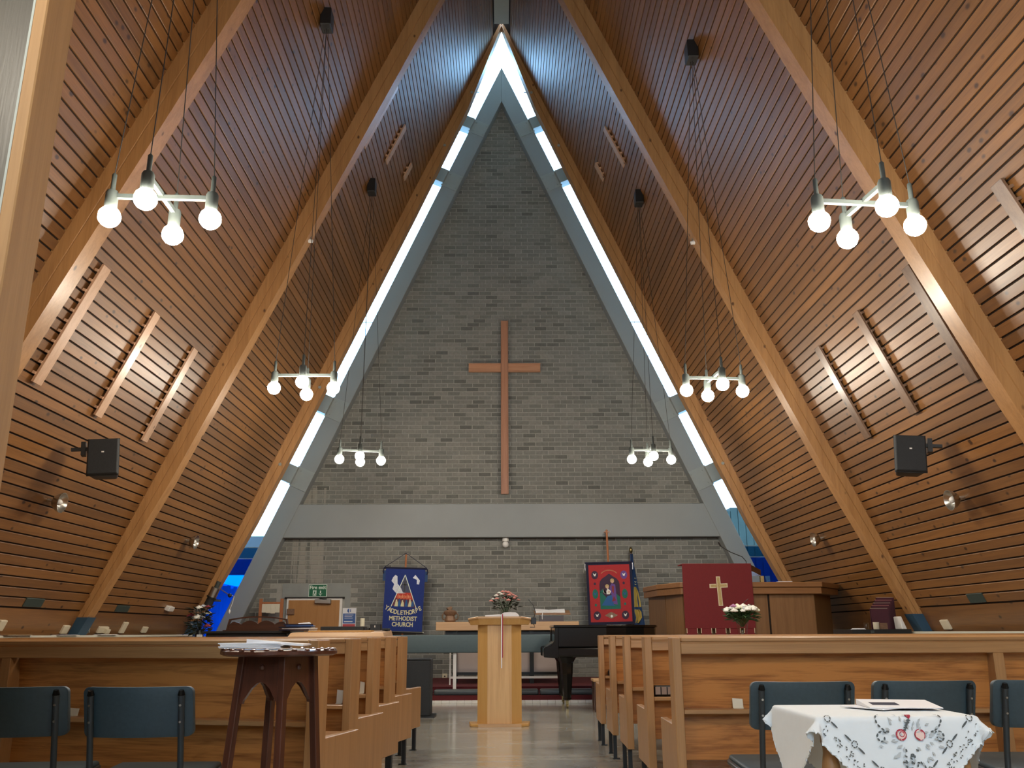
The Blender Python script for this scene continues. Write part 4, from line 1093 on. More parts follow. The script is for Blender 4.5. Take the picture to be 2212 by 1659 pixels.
# ------------------------------------------------------------------ pulpit with red fall
pu = thing('pulpit', 'wide panelled wooden pulpit with a projecting moulded cap, right of the piano', 'pulpit', (0, 0, 0))
FY = 11.75
plan_in = [(2.36, FY), (4.06, FY), (4.50, FY + 0.62), (4.50, FY + 1.30), (2.10, FY + 1.30), (2.22, FY + 0.55)]
plan_out = [(2.31, FY - 0.09), (4.14, FY - 0.09), (4.60, FY + 0.57), (4.60, FY + 1.32), (2.05, FY + 1.32), (2.11, FY + 0.52)]
MB().prism([(2.38, FY + 0.02), (4.04, FY + 0.02), (4.48, FY + 0.64), (4.48, FY + 1.28), (2.12, FY + 1.28), (2.24, FY + 0.57)], 0.0, 1.36, 'xy').obj('body', M['dark'], pu)
def wall_panel(mb, a, b, z0, z1, t=0.03):
    a, b = Vector((a[0], a[1], 0)), Vector((b[0], b[1], 0)); d = (b - a).normalized(); n = Vector((d.y, -d.x, 0)) * t
    return mb.hexa([a + Vector((0, 0, z0)), b + Vector((0, 0, z0)), b - n + Vector((0, 0, z0)), a - n + Vector((0, 0, z0)),
                    a + Vector((0, 0, z1)), b + Vector((0, 0, z1)), b - n + Vector((0, 0, z1)), a - n + Vector((0, 0, z1))])
for a, b in (((2.36, FY), (3.455, FY)), ((3.48, FY), (4.06, FY)), ((4.07, FY + 0.01), (4.50, FY + 0.62)), ((4.50, FY + 0.63), (4.50, FY + 1.29)), ((2.11, FY + 1.29), (2.22, FY + 0.56)), ((2.225, FY + 0.54), (2.35, FY + 0.01))):
    wall_panel(MB(), a, b, 0.02, 1.365).obj('panel', M['pulpit'], pu, bev=0.002)
MB().prism(plan_out, 1.365, 1.445, 'xy').obj('cap_moulding', M['pulpit_cap'], pu, bev=0.004)
MB().prism([(x + (0.02 if x > 3 else -0.02) * 0.6, y - 0.012) for x, y in plan_out], 1.450, 1.515, 'xy').obj('cap_top', M['pulpit_cap'], pu, bev=0.006)
MB().prism([(2.42, FY - 0.02), (3.26, FY - 0.02), (3.26, FY + 0.30), (2.42, FY + 0.30)], 1.515, 1.66, 'xy').obj('desk_box', M['mahogany'], pu)
MB().hexa([(2.44, FY - 0.05, 1.66), (3.26, FY - 0.05, 1.66), (3.50, FY + 0.36, 1.62), (2.44, FY + 0.36, 1.62), (2.44, FY - 0.05, 1.735), (3.26, FY - 0.05, 1.735), (3.50, FY + 0.36, 1.70), (2.44, FY + 0.36, 1.70)]).obj('reading_desk', M['mahogany'], pu)
fall = thing('pulpit_fall', 'crimson velvet fall with a gold cross hanging over the pulpit front', 'drape', (2.79, FY - 0.135, 1.30))
MB().box(-0.455, 0.445, -0.008, 0.008, -0.365, 0.44).box(-0.455, 0.445, -0.008, 0.30, 0.435, 0.45).obj('velvet', M['velvet'], fall, bev=0.003)
for i in range(5):
    x = -0.44 + i * 0.183
    tb = MB().box(x, x + 0.135, -0.008, 0.006, -0.50, -0.366).obj('tab', M['velvet'], fall, bev=0.003)
    MB().box(x - 0.002, x + 0.006, -0.010, -0.006, -0.42, -0.360).obj('braid', M['goldedge'], tb)
    MB().box(x + 0.131, x + 0.138, -0.010, -0.006, -0.42, -0.360).obj('braid', M['goldedge'], tb)
g = MB()
cx = 0.0; off = 0.012
g.hexa([(-0.012, -0.016, -0.085), (0.044, -0.016, -0.085), (0.044, -0.008, -0.085), (-0.012, -0.008, -0.085), (-0.026, -0.016, 0.285), (0.026, -0.016, 0.285), (0.026, -0.008, 0.285), (-0.026, -0.008, 0.285)])
g.hexa([(-0.115, -0.016, 0.138), (-0.028, -0.016, 0.140), (-0.028, -0.008, 0.140), (-0.115, -0.008, 0.138), (-0.115, -0.016, 0.190), (-0.028, -0.016, 0.192), (-0.028, -0.008, 0.192), (-0.115, -0.008, 0.190)])
g.hexa([(0.030, -0.016, 0.142), (0.118, -0.016, 0.146), (0.118, -0.008, 0.146), (0.030, -0.008, 0.142), (0.028, -0.016, 0.194), (0.118, -0.016, 0.198), (0.118, -0.008, 0.198), (0.028, -0.008, 0.194)])
g.obj('gold_cross', M['goldedge'], fall)
g = MB()
g.hexa([(-0.002, -0.019, -0.075), (0.034, -0.019, -0.075), (0.034, -0.015, -0.075), (-0.002, -0.015, -0.075), (-0.016, -0.019, 0.272), (0.016, -0.019, 0.272), (0.016, -0.015, 0.272), (-0.016, -0.015, 0.272)])
g.box(-0.10, -0.018, -0.019, -0.015, 0.149, 0.180).box(0.022, 0.105, -0.019, -0.015, 0.154, 0.185)
g.obj('cross_inlay', M['gold'], fall)
mc = thing('gooseneck_microphone', 'thin gooseneck microphone rising above the pulpit reading desk', 'microphone', (3.30, FY + 0.32, 1.712))
MB().tube([(0.0, 0, 0), (0.0, 0, 0.10), (-0.05, 0, 0.16), (-0.20, 0.0, 0.22), (-0.33, 0, 0.30)], 0.006, 6).obj('gooseneck', M['black'], mc)
MB().cyl((-0.33, 0, 0.30), (-0.36, 0, 0.355), 0.011, n=8).obj('capsule', M['black'], mc)
MB().cyl((0, 0, -0.002), (0, 0, 0.015), 0.03, n=10).obj('base', M['black'], mc)
for x, mt, lab, w in ((3.40, 'gold', 'yellow-gold box on the pulpit cap beside the reading desk', 0.045), (3.475, 'skyblue', 'blue box on the pulpit cap right of the yellow one', 0.05)):
    o = MB().box(x, x + w, FY + 0.05, FY + 0.10, 1.515, 1.60).box(x + 0.004, x + w - 0.004, FY + 0.048, FY + 0.05, 1.55, 1.58).obj('small_box', M[mt], bev=0.003); tag(o, lab, 'box')
o = MB().box(3.62, 3.80, FY + 0.0, FY + 0.13, 1.515, 1.527).obj('paper_stack', M['paper'], bev=0.001); tag(o, 'thin stack of white paper on top of the pulpit cap', 'papers')

# ------------------------------------------------------------------ grand piano
pn = thing('grand_piano', 'black lacquered grand piano with closed lid, side on, right of the aisle', 'piano', (0, 0, 0))
outline = [(0.66, 11.40), (1.30, 11.40), (1.55, 11.44), (1.80, 11.60), (1.98, 11.85), (2.04, 12.12), (1.95, 12.30), (1.72, 12.36), (0.66, 12.36)]
def grow(p, k): 
    cx_, cy_ = 1.3, 11.9
    return [(cx_ + (x - cx_) * k, cy_ + (y - cy_) * k) for x, y in p]
MB().prism(outline, 0.72, 0.955, 'xy').obj('case', M['gloss'], pn, bev=0.006)
MB().prism(grow(outline, 1.03), 0.955, 0.985, 'xy').obj('lid', M['gloss'], pn, bev=0.006)
MB().prism(grow(outline, 1.045), 0.60, 0.715, 'xy').obj('rim', M['gloss'], pn, bev=0.02, seg=2)
MB().prism([(0.515, 0.600), (0.70, 0.585), (0.70, 0.955), (0.655, 0.955), (0.645, 0.80), (0.615, 0.745), (0.52, 0.715), (0.512, 0.69)], 11.375, 11.47).obj('cheek', M['gloss'], pn, bev=0.006)
MB().prism([(0.515, 0.600), (0.70, 0.585), (0.70, 0.955), (0.655, 0.955), (0.645, 0.80), (0.615, 0.745), (0.52, 0.715), (0.512, 0.69)], 12.30, 12.39).obj('cheek', M['gloss'], pn, bev=0.006)
MB().box(0.53, 0.68, 11.47, 12.30, 0.60, 0.70).obj('key_bed', M['gloss'], pn, bev=0.004)
MB().hexa([(0.55, 11.47, 0.705), (0.68, 11.47, 0.705), (0.68, 12.30, 0.705), (0.55, 12.30, 0.705), (0.55, 11.47, 0.725), (0.68, 11.47, 0.80), (0.68, 12.30, 0.80), (0.55, 12.30, 0.725)]).obj('fallboard', M['gloss'], pn)
for x, y in ((0.80, 11.50), (0.80, 12.26), (1.80, 11.98)):
    l = MB()
    l.lathe([(0.125, 0.60), (0.105, 0.57), (0.082, 0.53), (0.075, 0.40), (0.050, 0.12), (0.055, 0.10), (0.035, 0.09)][::-1], 8, (x, y, 0)).obj('leg', M['gloss'], pn)
    MB().cyl((x - 0.01, y - 0.02, 0.022), (x + 0.01, y - 0.02, 0.022), 0.022, n=12).box(x - 0.016, x + 0.016, y - 0.015, y + 0.015, 0.02, 0.10).obj('castor', M['brass'], pn)
MB().box(1.36, 1.52, 12.05, 12.12, 0.06, 0.60).obj('pedal_lyre', M['gloss'], pn)
st = thing('piano_stool', 'low light wood stool half hidden behind the right pew ends', 'stool', (1.27, 11.05, 0))
MB().box(-0.20, 0.20, -0.15, 0.15, 0.335, 0.365).obj('seat', M['oak_h'], st, bev=0.004)
for x in (-0.17, 0.17):
    for y in (-0.12, 0.12): MB().box(x - 0.02, x + 0.02, y - 0.02, y + 0.02, 0, 0.335).obj('leg', M['walnut'], st)

# floor loudspeaker left
fs_ = thing('floor_loudspeaker', 'tall black cloth-fronted loudspeaker on the floor by the left pew ends', 'loudspeaker', (-1.02, 10.48, 0))
MB().box(-0.24, 0.22, -0.16, 0.20, 0.015, 0.605).obj('cabinet', M['cabinet'], fs_, bev=0.012, seg=2)
MB().box(-0.245, 0.225, -0.165, 0.205, 0.60, 0.62).obj('top_cap', M['black'], fs_, bev=0.008)
MB().box(-0.26, 0.27, -0.19, 0.22, 0.0, 0.015).obj('base', M['black'], fs_)

# ------------------------------------------------------------------ lectern with open Bible
le = thing('lectern', 'pale oak lectern with flared top standing in the middle of the aisle', 'lectern', (-0.028, 9.27, 0))
MB().prism([(-0.215, 0.0), (0.22, 0.0), (0.29, 0.05), (0.31, 0.30), (-0.31, 0.30), (-0.29, 0.05)], 0.0, 0.028, 'xy').obj('base_plate', M['oak_y'], le, bev=0.004)
MB().prism([(-0.21, -0.015), (0.215, -0.015), (0.215, 0.0), (-0.21, 0.0)], 0.0, 0.03, 'xy').obj('base_edge', M['oak_h'], le)
def panel3(a, b, z0a, z1a, mt):
    m = wall_panel(MB(), a, b, z0a, z1a, 0.02); m.obj('panel', M[mt], le, bev=0.001)
panel3((-0.122, 0.03), (0.122, 0.03), 0.028, 0.975, 'oak')
panel3((-0.222, 0.11), (-0.122, 0.03), 0.028, 0.975, 'oak_y')
panel3((0.122, 0.03), (0.222, 0.11), 0.028, 0.975, 'oak_y')
panel3((-0.222, 0.30), (-0.222, 0.11), 0.028, 0.975, 'oak_y')
panel3((0.222, 0.11), (0.222, 0.30), 0.028, 0.975, 'oak_y')
top = [(-0.315, 0.11), (-0.215, -0.02), (0.215, -0.02), (0.315, 0.11), (0.315, 0.36), (-0.315, 0.36)]
def tz(y): return 1.055 - 0.10 * (y + 0.02)
m = MB(); k = len(top)
low = [(-0.30, 0.12), (-0.205, 0.0), (0.205, 0.0), (0.30, 0.12), (0.30, 0.35), (-0.30, 0.35)]
m.add([(x, y, 0.975) for x, y in low] + [(x, y, tz(y) - 0.02) for x, y in top], [tuple(range(k - 1, -1, -1)), tuple(range(k, 2 * k))] + [(i, (i + 1) % k, k + (i + 1) % k, k + i) for i in range(k)])
m.obj('apron', M['oak_y'], le)
m = MB(); t2 = [(x * 1.03, y - 0.006 if y < 0.2 else y + 0.01) for x, y in top]
m.add([(x, y, tz(y) - 0.02) for x, y in t2] + [(x, y, tz(y)) for x, y in t2], [tuple(range(k - 1, -1, -1)), tuple(range(k, 2 * k))] + [(i, (i + 1) % k, k + (i + 1) % k, k + i) for i in range(k)])
m.obj('sloped_top', M['oak_h'], le, bev=0.003)
bi = thing('open_bible', 'large open Bible with a red and white ribbon lying on the lectern', 'book', (0.0, 9.30, 1.055))
def page_block(xs, name):
    m = MB(); vs = []
    for y in (-0.012, 0.24):
        for x, h in xs: vs.append((x, y, -0.10 * (y + 0.03) + h))
        for x, h in reversed(xs): vs.append((x, y, -0.10 * (y + 0.03) + 0.002))
    q = len(xs) * 2
    m.add(vs, [tuple(range(q - 1, -1, -1)), tuple(range(q, 2 * q))] + [(i, (i + 1) % q, q + (i + 1) % q, q + i) for i in range(q)])
    m.obj(name, M['paper'], bi)
page_block([(-0.005, 0.022), (-0.03, 0.026), (-0.10, 0.020), (-0.175, 0.015)], 'page_block')
page_block([(-0.002, 0.030), (0.02, 0.043), (0.07, 0.046), (0.135, 0.044), (0.16, 0.028), (0.172, 0.012)], 'page_block')
MB().hexa([(-0.19, -0.018, -0.0025), (0.19, -0.018, -0.0025), (0.19, 0.25, -0.0295), (-0.19, 0.25, -0.0295), (-0.19, -0.018, 0.0012), (0.19, -0.018, 0.0012), (0.19, 0.25, -0.0258), (-0.19, 0.25, -0.0258)]).obj('cover', M['walnut'], bi)
MB().box(-0.012, -0.002, -0.062, -0.058, -0.50, 0.022).box(-0.012, -0.002, -0.062, -0.012, 0.020, 0.024).obj('ribbon', M['paper'], bi)
MB().box(-0.002, 0.007, -0.062, -0.058, -0.40, 0.022).box(-0.002, 0.007, -0.062, -0.012, 0.020, 0.024).obj('ribbon', M['rthread'], bi)
lm = thing('lectern_microphone', 'black microphone clamp and boom fixed to the right of the lectern', 'microphone', (0.325, 9.42, 0.98))
MB().box(-0.03, 0.025, -0.03, 0.03, 0.0, 0.065).obj('clamp', M['black'], lm, bev=0.004)
MB().tube([(0.0, 0.0, 0.06), (0.02, 0.02, 0.12), (0.0, 0.03, 0.19), (-0.05, 0.04, 0.25)], 0.004, 6).obj('gooseneck', M['black'], lm)
MB().tube([(0.0, -0.03, 0.0), (0.01, -0.03, -0.03), (-0.04, -0.03, -0.03)], 0.004, 6).obj('cable', M['black'], lm)

# ------------------------------------------------------------------ pews
def make_pew(s, label, L=3.65):
    t = thing('pew', label, 'pew', (0, 0, 0), 0, 'pews on the left' if s < 0 else 'pews on the right')
    def bx(name, u0, u1, v0, v1, z0, z1, mat, bev=0.003, par=None):
        a, b = sorted((s * u0, s * u1))
        return MB().box(a, b, v0, v1, z0, z1).obj(name, M[mat], par or t, bev=bev)
    bx('end_post', 0.0, 0.042, 0.0, 0.115, 0.168, 0.872, 'pew_end')
    bx('end_panel', 0.002, 0.036, 0.115, 0.475, 0.168, 0.474, 'pew_end')
    bx('end_post', L - 0.042, L, 0.0, 0.115, 0.168, 0.872, 'pew_end')
    bx('end_panel', L - 0.036, L - 0.002, 0.115, 0.475, 0.168, 0.474, 'pew_end')
    bx('top_cap', 0.043, L - 0.043, -0.004, 0.085, 0.851, 0.874, 'pew', 0.005)
    bx('top_rail', 0.043, L - 0.043, 0.004, 0.05, 0.796, 0.847, 'pew')
    m = MB(); a, b = sorted((s * 0.043, s * (L - 0.043)))
    m.hexa([(a, 0.098, 0.546), (b, 0.098, 0.546), (b, 0.110, 0.546), (a, 0.110, 0.546), (a, 0.062, 0.80), (b, 0.062, 0.80), (b, 0.074, 0.80), (a, 0.074, 0.80)])
    m.obj('back_panel', M['veneer'], t)
    bx('book_ledge', 0.043, L - 0.043, 0.010, 0.115, 0.525, 0.546, 'pew')
    bx('lower_back', 0.043, L - 0.043, 0.085, 0.098, 0.315, 0.525, 'veneer')
    bx('seat', 0.036, L - 0.036, 0.112, 0.475, 0.440, 0.463, 'pew')
    for u in (1.53, ):
        m = MB(); a, b = sorted((s * u, s * (u + 0.05)))
        m.hexa([(a, 0.010, 0.546), (b, 0.010, 0.546), (b, 0.11, 0.546), (a, 0.11, 0.546), (a, 0.006, 0.796), (b, 0.006, 0.796), (b, 0.075, 0.796), (a, 0.075, 0.796)])
        m.obj('bracket', M['pew_end'], t, bev=0.002)
        m = MB()
        m.hexa([(a, 0.02, 0.14), (b, 0.02, 0.14), (b, 0.46, 0.14), (a, 0.46, 0.14), (a, 0.02, 0.525), (b, 0.02, 0.525), (b, 0.46, 0.440), (a, 0.46, 0.440)])
        m.obj('bracket', M['pew_end'], t, bev=0.002)
    for u in (0.005, L / 2, L - 0.035):
        for v in (0.045, 0.36):
            lg = bx('leg', u, u + 0.026, v, v + 0.026, 0.006, 0.170 if u != L / 2 else 0.441, 'pewleg', 0)
            a, b = sorted((s * (u - 0.004), s * (u + 0.045)))
            MB().box(a, b, v - 0.004, v + 0.03, 0.0, 0.007).obj('foot', M['pewleg'], lg)
    return t
ords = ['nearest the camera', 'second from the camera', 'third from the camera', 'fourth from the camera', 'farthest from the camera']
for s, pos, rz in ((-1, [(-0.775, 3.88), (-0.775, 4.76), (-0.775, 5.55), (-0.775, 6.38), (-0.778, 7.16)], math.radians(-14)),
                   (1, [(0.812, 4.385), (0.812, 5.235), (0.812, 6.10), (0.812, 6.905), (0.815, 7.73)], math.radians(-1.0))):
    proto = None
    for i, (x, y) in enumerate(pos):
        lab = 'oak pew with a book ledge on the %s of the aisle, %s' % (side_txt[s], ords[i])
        if proto is None:
            p = proto = make_pew(s, lab)
        else:
            p = copy_tree(proto); p['label'] = lab
        p.location = (x, y, 0); p.rotation_euler = (0, 0, rz)
def pew_pt(s, i, u, v, z):
    a = math.radians(-14 if s < 0 else -1)
    x, y = {-1: [(-0.775, 3.88), (-0.775, 4.76), (-0.775, 5.55), (-0.775, 6.38), (-0.778, 7.16)], 1: [(0.812, 4.385), (0.812, 5.235), (0.812, 6.10), (0.812, 6.905), (0.815, 7.73)]}[s][i]
    lx, ly = s * u, v
    return (x + lx * math.cos(a) - ly * math.sin(a), y + lx * math.sin(a) + ly * math.cos(a), z), a
for s, i, u, w, h, lab in ((-1, 0, 1.225, 0.055, 0.033, 'cream card leaning on the ledge of the nearest left pew, between two chairs'),
                           (-1, 1, 0.095, 0.035, 0.07, 'small pale card on the ledge of the second left pew, seen between posts'),
                           (-1, 2, 0.10, 0.03, 0.07, 'small pale card on the ledge of the third left pew, seen between posts'),
                           (1, 0, 0.315, 0.05, 0.045, 'cream card on the nearest right pew ledge, left of the first blue chair'),
                           (1, 0, 0.845, 0.065, 0.05, 'cream card on the nearest right pew ledge, between the two blue chairs')):
    loc, a = pew_pt(s, i, u, 0.080, 0.546)
    t = thing('ledge_card', lab, 'card', loc, a, 'cards on the pew ledges')
    m = MB().hexa([(-w / 2, 0, 0), (w / 2, 0, 0), (w / 2, 0.002, 0), (-w / 2, 0.002, 0), (-w / 2, 0.006, h), (w / 2, 0.006, h * 0.93), (w / 2, 0.008, h * 0.93), (-w / 2, 0.008, h)])
    m.obj('card', M['cream'], t)
    MB().box(-w / 2, w / 2, -0.012, 0.0, 0.0, 0.003).obj('fold', M['cream'], t)
loc, a = pew_pt(1, 1, 0.10, 0.055, 0.5465)
t = thing('hymn_pack', 'black and silver boxed book pack on the second right pew ledge', 'box', loc, a)
MB().box(-0.05, 0.06, -0.035, 0.035, 0.004, 0.058).obj('pack', M['black'], t, bev=0.008)
for k in range(3): MB().box(-0.046 + k * 0.035, -0.018 + k * 0.035, -0.039, -0.034, 0.012, 0.052).obj('silver_label', M['metal'], t)
loc, a = pew_pt(1, 4, 0.085, 0.06, 0.546)
o = MB().cyl((loc[0], loc[1], 0.546), (loc[0], loc[1], 0.582), 0.012, n=8).cyl((loc[0], loc[1], 0.582), (loc[0], loc[1], 0.595), 0.006, n=6).obj('communion_cup', M['black'])
tag(o, 'tiny black cup on the ledge of the farthest right pew', 'cup')

# ------------------------------------------------------------------ stacking chairs
def make_chair(label):
    t = thing('stacking_chair', label, 'chair', (0, 0, 0), 0, 'blue-grey stacking chairs')
    # local: backrest at y = 0 facing +y, rear at -y
    nx, nz = 33, 5; vs = []
    W2, z0, z1, rc = 0.198, 0.538, 0.714, 0.022
    for side in (0, 1):
        for j in range(nz):
            for i in range(nx):
                u = -math.cos(PI * i / (nx - 1)); v = j / (nz - 1)
                e = max(0.0, abs(u) * W2 - (W2 - rc)); cut = rc - math.sqrt(max(0.0, rc * rc - e * e))
                zz = (z0 + cut) * (1 - v) + (z1 - cut) * v
                y = -0.045 * (1 - u * u) - 0.045 * v + (0.0 if side == 0 else 0.024)
                vs.append((u * W2, y, zz))
    q = nx * nz
    fs = []
    for j in range(nz - 1):
        for i in range(nx - 1):
            a = j * nx + i
            fs.append((a, a + 1, a + nx + 1, a + nx)); fs.append((q + a, q + a + nx, q + a + nx + 1, q + a + 1))
    for i in range(nx - 1):
        fs.append((i, q + i, q + i + 1, i + 1)); a = (nz - 1) * nx + i; fs.append((a, a + 1, q + a + 1, q + a))
    for j in range(nz - 1):
        a = j * nx; fs.append((a, a + nx, q + a + nx, q + a)); a = j * nx + nx - 1; fs.append((a, q + a, q + a + nx, a + nx))
    MB().add(vs, fs).obj('backrest', M['vinyl'], t, bev=0.006, seg=2, smooth=0.9)
    MB().hexa([(-0.20, 0.03, 0.360), (0.20, 0.03, 0.360), (0.205, 0.40, 0.372), (-0.205, 0.40, 0.372), (-0.20, 0.03, 0.388), (0.20, 0.03, 0.388), (0.205, 0.40, 0.402), (-0.205, 0.40, 0.402)]).obj('seat', M['vinyl'], t, bev=0.012, seg=2, smooth=0.8)
    for s in (-1, 1):
        x = s * 0.163
        lg = MB().tube([(x, -0.066, 0.690), (x, -0.042, 0.595), (x, -0.026, 0.53), (x, -0.004, 0.44), (x, 0.008, 0.36), (x * 1.01, 0.0, 0.25), (x * 1.03, -0.025, 0.0)], 0.0112, 10).obj('rear_leg', M['chairleg'], t, smooth=0.8)
        MB().cyl((x, -0.065, 0.686), (x, -0.0695, 0.703), 0.0135, 0.009, n=10).obj('end_cap', M['gloss'], lg)
        for z, y in ((0.650, -0.068), (0.592, -0.0535)):
            MB().cyl((x, y + 0.004, z), (x, y - 0.002, z), 0.0042, n=8).obj('rivet', M['metal'], lg)
        MB().tube([(x * 1.05, 0.36, 0.37), (x * 1.08, 0.40, 0.23), (x * 1.12, 0.43, 0.0)], 0.0105, 8).obj('front_leg', M['chairleg'], t, smooth=0.8)
        MB().tube([(s * 0.168, 0.0, 0.350), (s * 0.205, 0.05, 0.362), (s * 0.216, 0.12, 0.370), (s * 0.216, 0.33, 0.378), (s * 0.20, 0.395, 0.376)], 0.0105, 8).obj('side_rail', M['chairleg'], t, smooth=0.8)
    MB().tube([(-0.165, 0.01, 0.352), (0.165, 0.01, 0.352)], 0.009, 8).obj('cross_rail', M['chairleg'], t)
    return t
CH = [(-1.815, 3.50, 0.10, 'blue-grey stacking chair cut off by the left edge of the photo'),
      (-1.335, 3.47, 0.02, 'blue-grey stacking chair left of the tall brown plant stand'),
      (1.150, 3.585, -0.02, 'blue-grey stacking chair left behind the white tablecloth'),
      (1.625, 3.60, 0.0, 'blue-grey stacking chair right behind the white tablecloth, below white papers'),
      (2.105, 3.62, -0.05, 'blue-grey stacking chair cut off by the right edge of the photo')]
proto = None
for x, y, rz, lab in CH:
    if proto is None: c = proto = make_chair(lab)
    else: c = copy_tree(proto); c['label'] = lab
    c.location = (x, y, 0); c.rotation_euler = (0, 0, rz)

# ------------------------------------------------------------------ tall plant stand with papers
ps = thing('plant_stand', 'tall mahogany plant stand with arched sides and scalloped top', 'stand', (-0.775, 3.20, 0), math.radians(22))
m = MB(); n = 64; vs = []
for z, k in ((0.826, 0.93), (0.832, 1.0), (0.842, 1.0), (0.846, 0.96)):
    for i in range(n):
        a = 2 * PI * i / n
        r = (0.188 + 0.012 * abs(math.sin(4 * a))) * k
        vs.append((r * math.cos(a), r * math.sin(a), z))
fs = [(j * n + i, j * n + (i + 1) % n, (j + 1) * n + (i + 1) % n, (j + 1) * n + i) for j in range(3) for i in range(n)] + [tuple(range(n - 1, -1, -1)), tuple(range(3 * n, 4 * n))]
m.add(vs, fs).obj('top', M['mahogany'], ps, smooth=0.7)
m = MB()
for i in range(26):
    a = 2 * PI * i / 26; m.ball((0.186 * math.cos(a), 0.186 * math.sin(a), 0.846), 0.010, 4, (1, 1, 0.5))
o = m.obj('carved_beads', M['mahogany'], ps); o['kind'] = 'stuff'
def hd(z): return 0.118 + (0.826 - z) * 0.076
crn = [(1, 0), (0, 1), (-1, 0), (0, -1)]
for cx_, cy_ in crn:
    pts = []
    for z in (0.0, 0.826):
        r = hd(z); w = 0.0135 if z == 0 else 0.0125
        c = Vector((cx_ * r, cy_ * r, z)); e1 = Vector((cx_, cy_, 0)); e2 = Vector((-cy_, cx_, 0))
        d1_, d2_ = (e1 + e2) * 0.7071, (e1 - e2) * 0.7071
        pts += [c + d1_ * w + d2_ * w, c - d1_ * w + d2_ * w, c - d1_ * w - d2_ * w, c + d1_ * w - d2_ * w]
    MB().hexa(pts).obj('leg', M['mahogany'], ps, bev=0.002)
for i in range(4):
    A, Bc = crn[i], crn[(i + 1) % 4]
    def at(u, z):
        r = hd(z); return Vector((A[0] * r * (1 - u) + Bc[0] * r * u, A[1] * r * (1 - u) + Bc[1] * r * u, z))
    prof = [(0.0, 0.825), (1.0, 0.825), (1.0, 0.672), (0.88, 0.672), (0.87, 0.682), (0.81, 0.696), (0.71, 0.722), (0.6, 0.738), (0.5, 0.743), (0.4, 0.738), (0.29, 0.722), (0.19, 0.696), (0.13, 0.682), (0.12, 0.672), (0.0, 0.672)]
    nn = Vector((-(A[0] + Bc[0]), -(A[1] + Bc[1]), 0)).normalized() * 0.012
    k = len(prof); v1 = [at(u, z) for u, z in prof]
    MB().add(v1 + [v + nn for v in v1], [tuple(range(k)), tuple(range(2 * k - 1, k - 1, -1))] + [(j, k + j, k + (j + 1) % k, (j + 1) % k) for j in range(k)]).obj('arched_side', M['mahogany'], ps)
    c = at(0.5, 0.79)
    MB().ball(tuple(c), 0.010, 5).obj('boss', M['mahogany'], ps, smooth=3)
pa = thing('paper_stack', 'loose stack of white service sheets on the tall brown plant stand', 'papers', (-0.845, 3.18, 0.852))
for i in range(5):
    r = random.uniform(-0.12, 0.12); dx = random.uniform(-0.01, 0.01)
    m = MB(); c, s_ = math.cos(r), math.sin(r)
    m.m = Matrix.Rotation(r, 4, 'Z')
    m.box(-0.105 + dx, 0.105 + dx, -0.074, 0.074, i * 0.0035, i * 0.0035 + 0.0028)
    m.obj('sheet', M['paper'], pa)
m = MB(); m.hexa([(-0.02, -0.07, 0.0175), (0.17, -0.06, 0.006), (0.17, 0.07, 0.008), (-0.02, 0.07, 0.0175), (-0.02, -0.07, 0.030), (0.17, -0.06, 0.012), (0.17, 0.07, 0.012), (-0.02, 0.07, 0.022)])
m.obj('folded_sheet', M['paper'], pa)

# ------------------------------------------------------------------ side table with embroidered cloth
tcx, tcy, tz0 = 1.055, 2.69, 0.680
tb = thing('side_table', 'small side table with turned wooden legs under the white cloth', 'table', (tcx, tcy, 0))
MB().box(-0.205, 0.205, -0.185, 0.185, 0.655, 0.677).obj('top', M['oak_y'], tb, bev=0.003)
for sx in (-1, 1):
    for sy in (-1, 1):
        x, y = sx * 0.175, sy * 0.155
        m = MB(); vs = []; n = 10; K = 46
        for j in range(K):
            z = 0.655 * (1 - j / (K - 1))
            ca = z * 34
            tw = 0.006 if (0.08 < z < 0.30 or 0.34 < z < 0.50) else 0.0
            r = 0.019 + (0.004 if z > 0.60 else 0.0) + (0.006 * math.sin((z - 0.5) * 40) if 0.5 < z < 0.58 else 0) - (0.004 if z < 0.06 else 0)
            for i in range(n):
                a = 2 * PI * i / n
                vs.append((x + tw * math.cos(ca) + r * math.cos(a), y + tw * math.sin(ca) + r * math.sin(a), z))
        m.add(vs, [(j * n + i, j * n + (i + 1) % n, (j + 1) * n + (i + 1) % n, (j + 1) * n + i) for j in range(K - 1) for i in range(n)] + [tuple(range(n)), tuple(range((K - 1) * n, K * n))])
        m.obj('leg', M['pew_end'], tb, smooth=1.0)
HX, HY, R = 0.21, 0.19, 0.485
def cloth_pt(p, q, lift=0.0):
    cx_, cy_ = max(-HX, min(HX, p)), max(-HY, min(HY, q))
    ox, oy = p - cx_, q - cy_
    ov = math.hypot(ox, oy)
    if ov < 1e-6: return Vector((tcx + p, tcy + q, tz0 + lift))
    dx, dy = ox / ov, oy / ov
    corner = min(1.0, 4 * abs(dx * dy))
    rad = 0.012
    if ov < rad * PI / 2:
        a = ov / rad; out, drop = rad * math.sin(a), rad * (1 - math.cos(a))
    else:
        l = ov - rad * PI / 2
        fl_ = 0.10 + 0.62 * corner ** 2 + 0.03 * math.sin(p * 26 + q * 19)
        out, drop = rad + l * fl_, rad + l * math.sqrt(max(0.05, 1 - fl_ * fl_))
    return Vector((tcx + cx_ + dx * (out + lift), tcy + cy_ + dy * (out + lift), tz0 - drop + (lift if ov < rad else 0)))
tc_ = thing('embroidered_tablecloth', 'white cutwork tablecloth with red embroidered roses draped over a small table', 'tablecloth', (0, 0, 0))
G = 110; vs = []
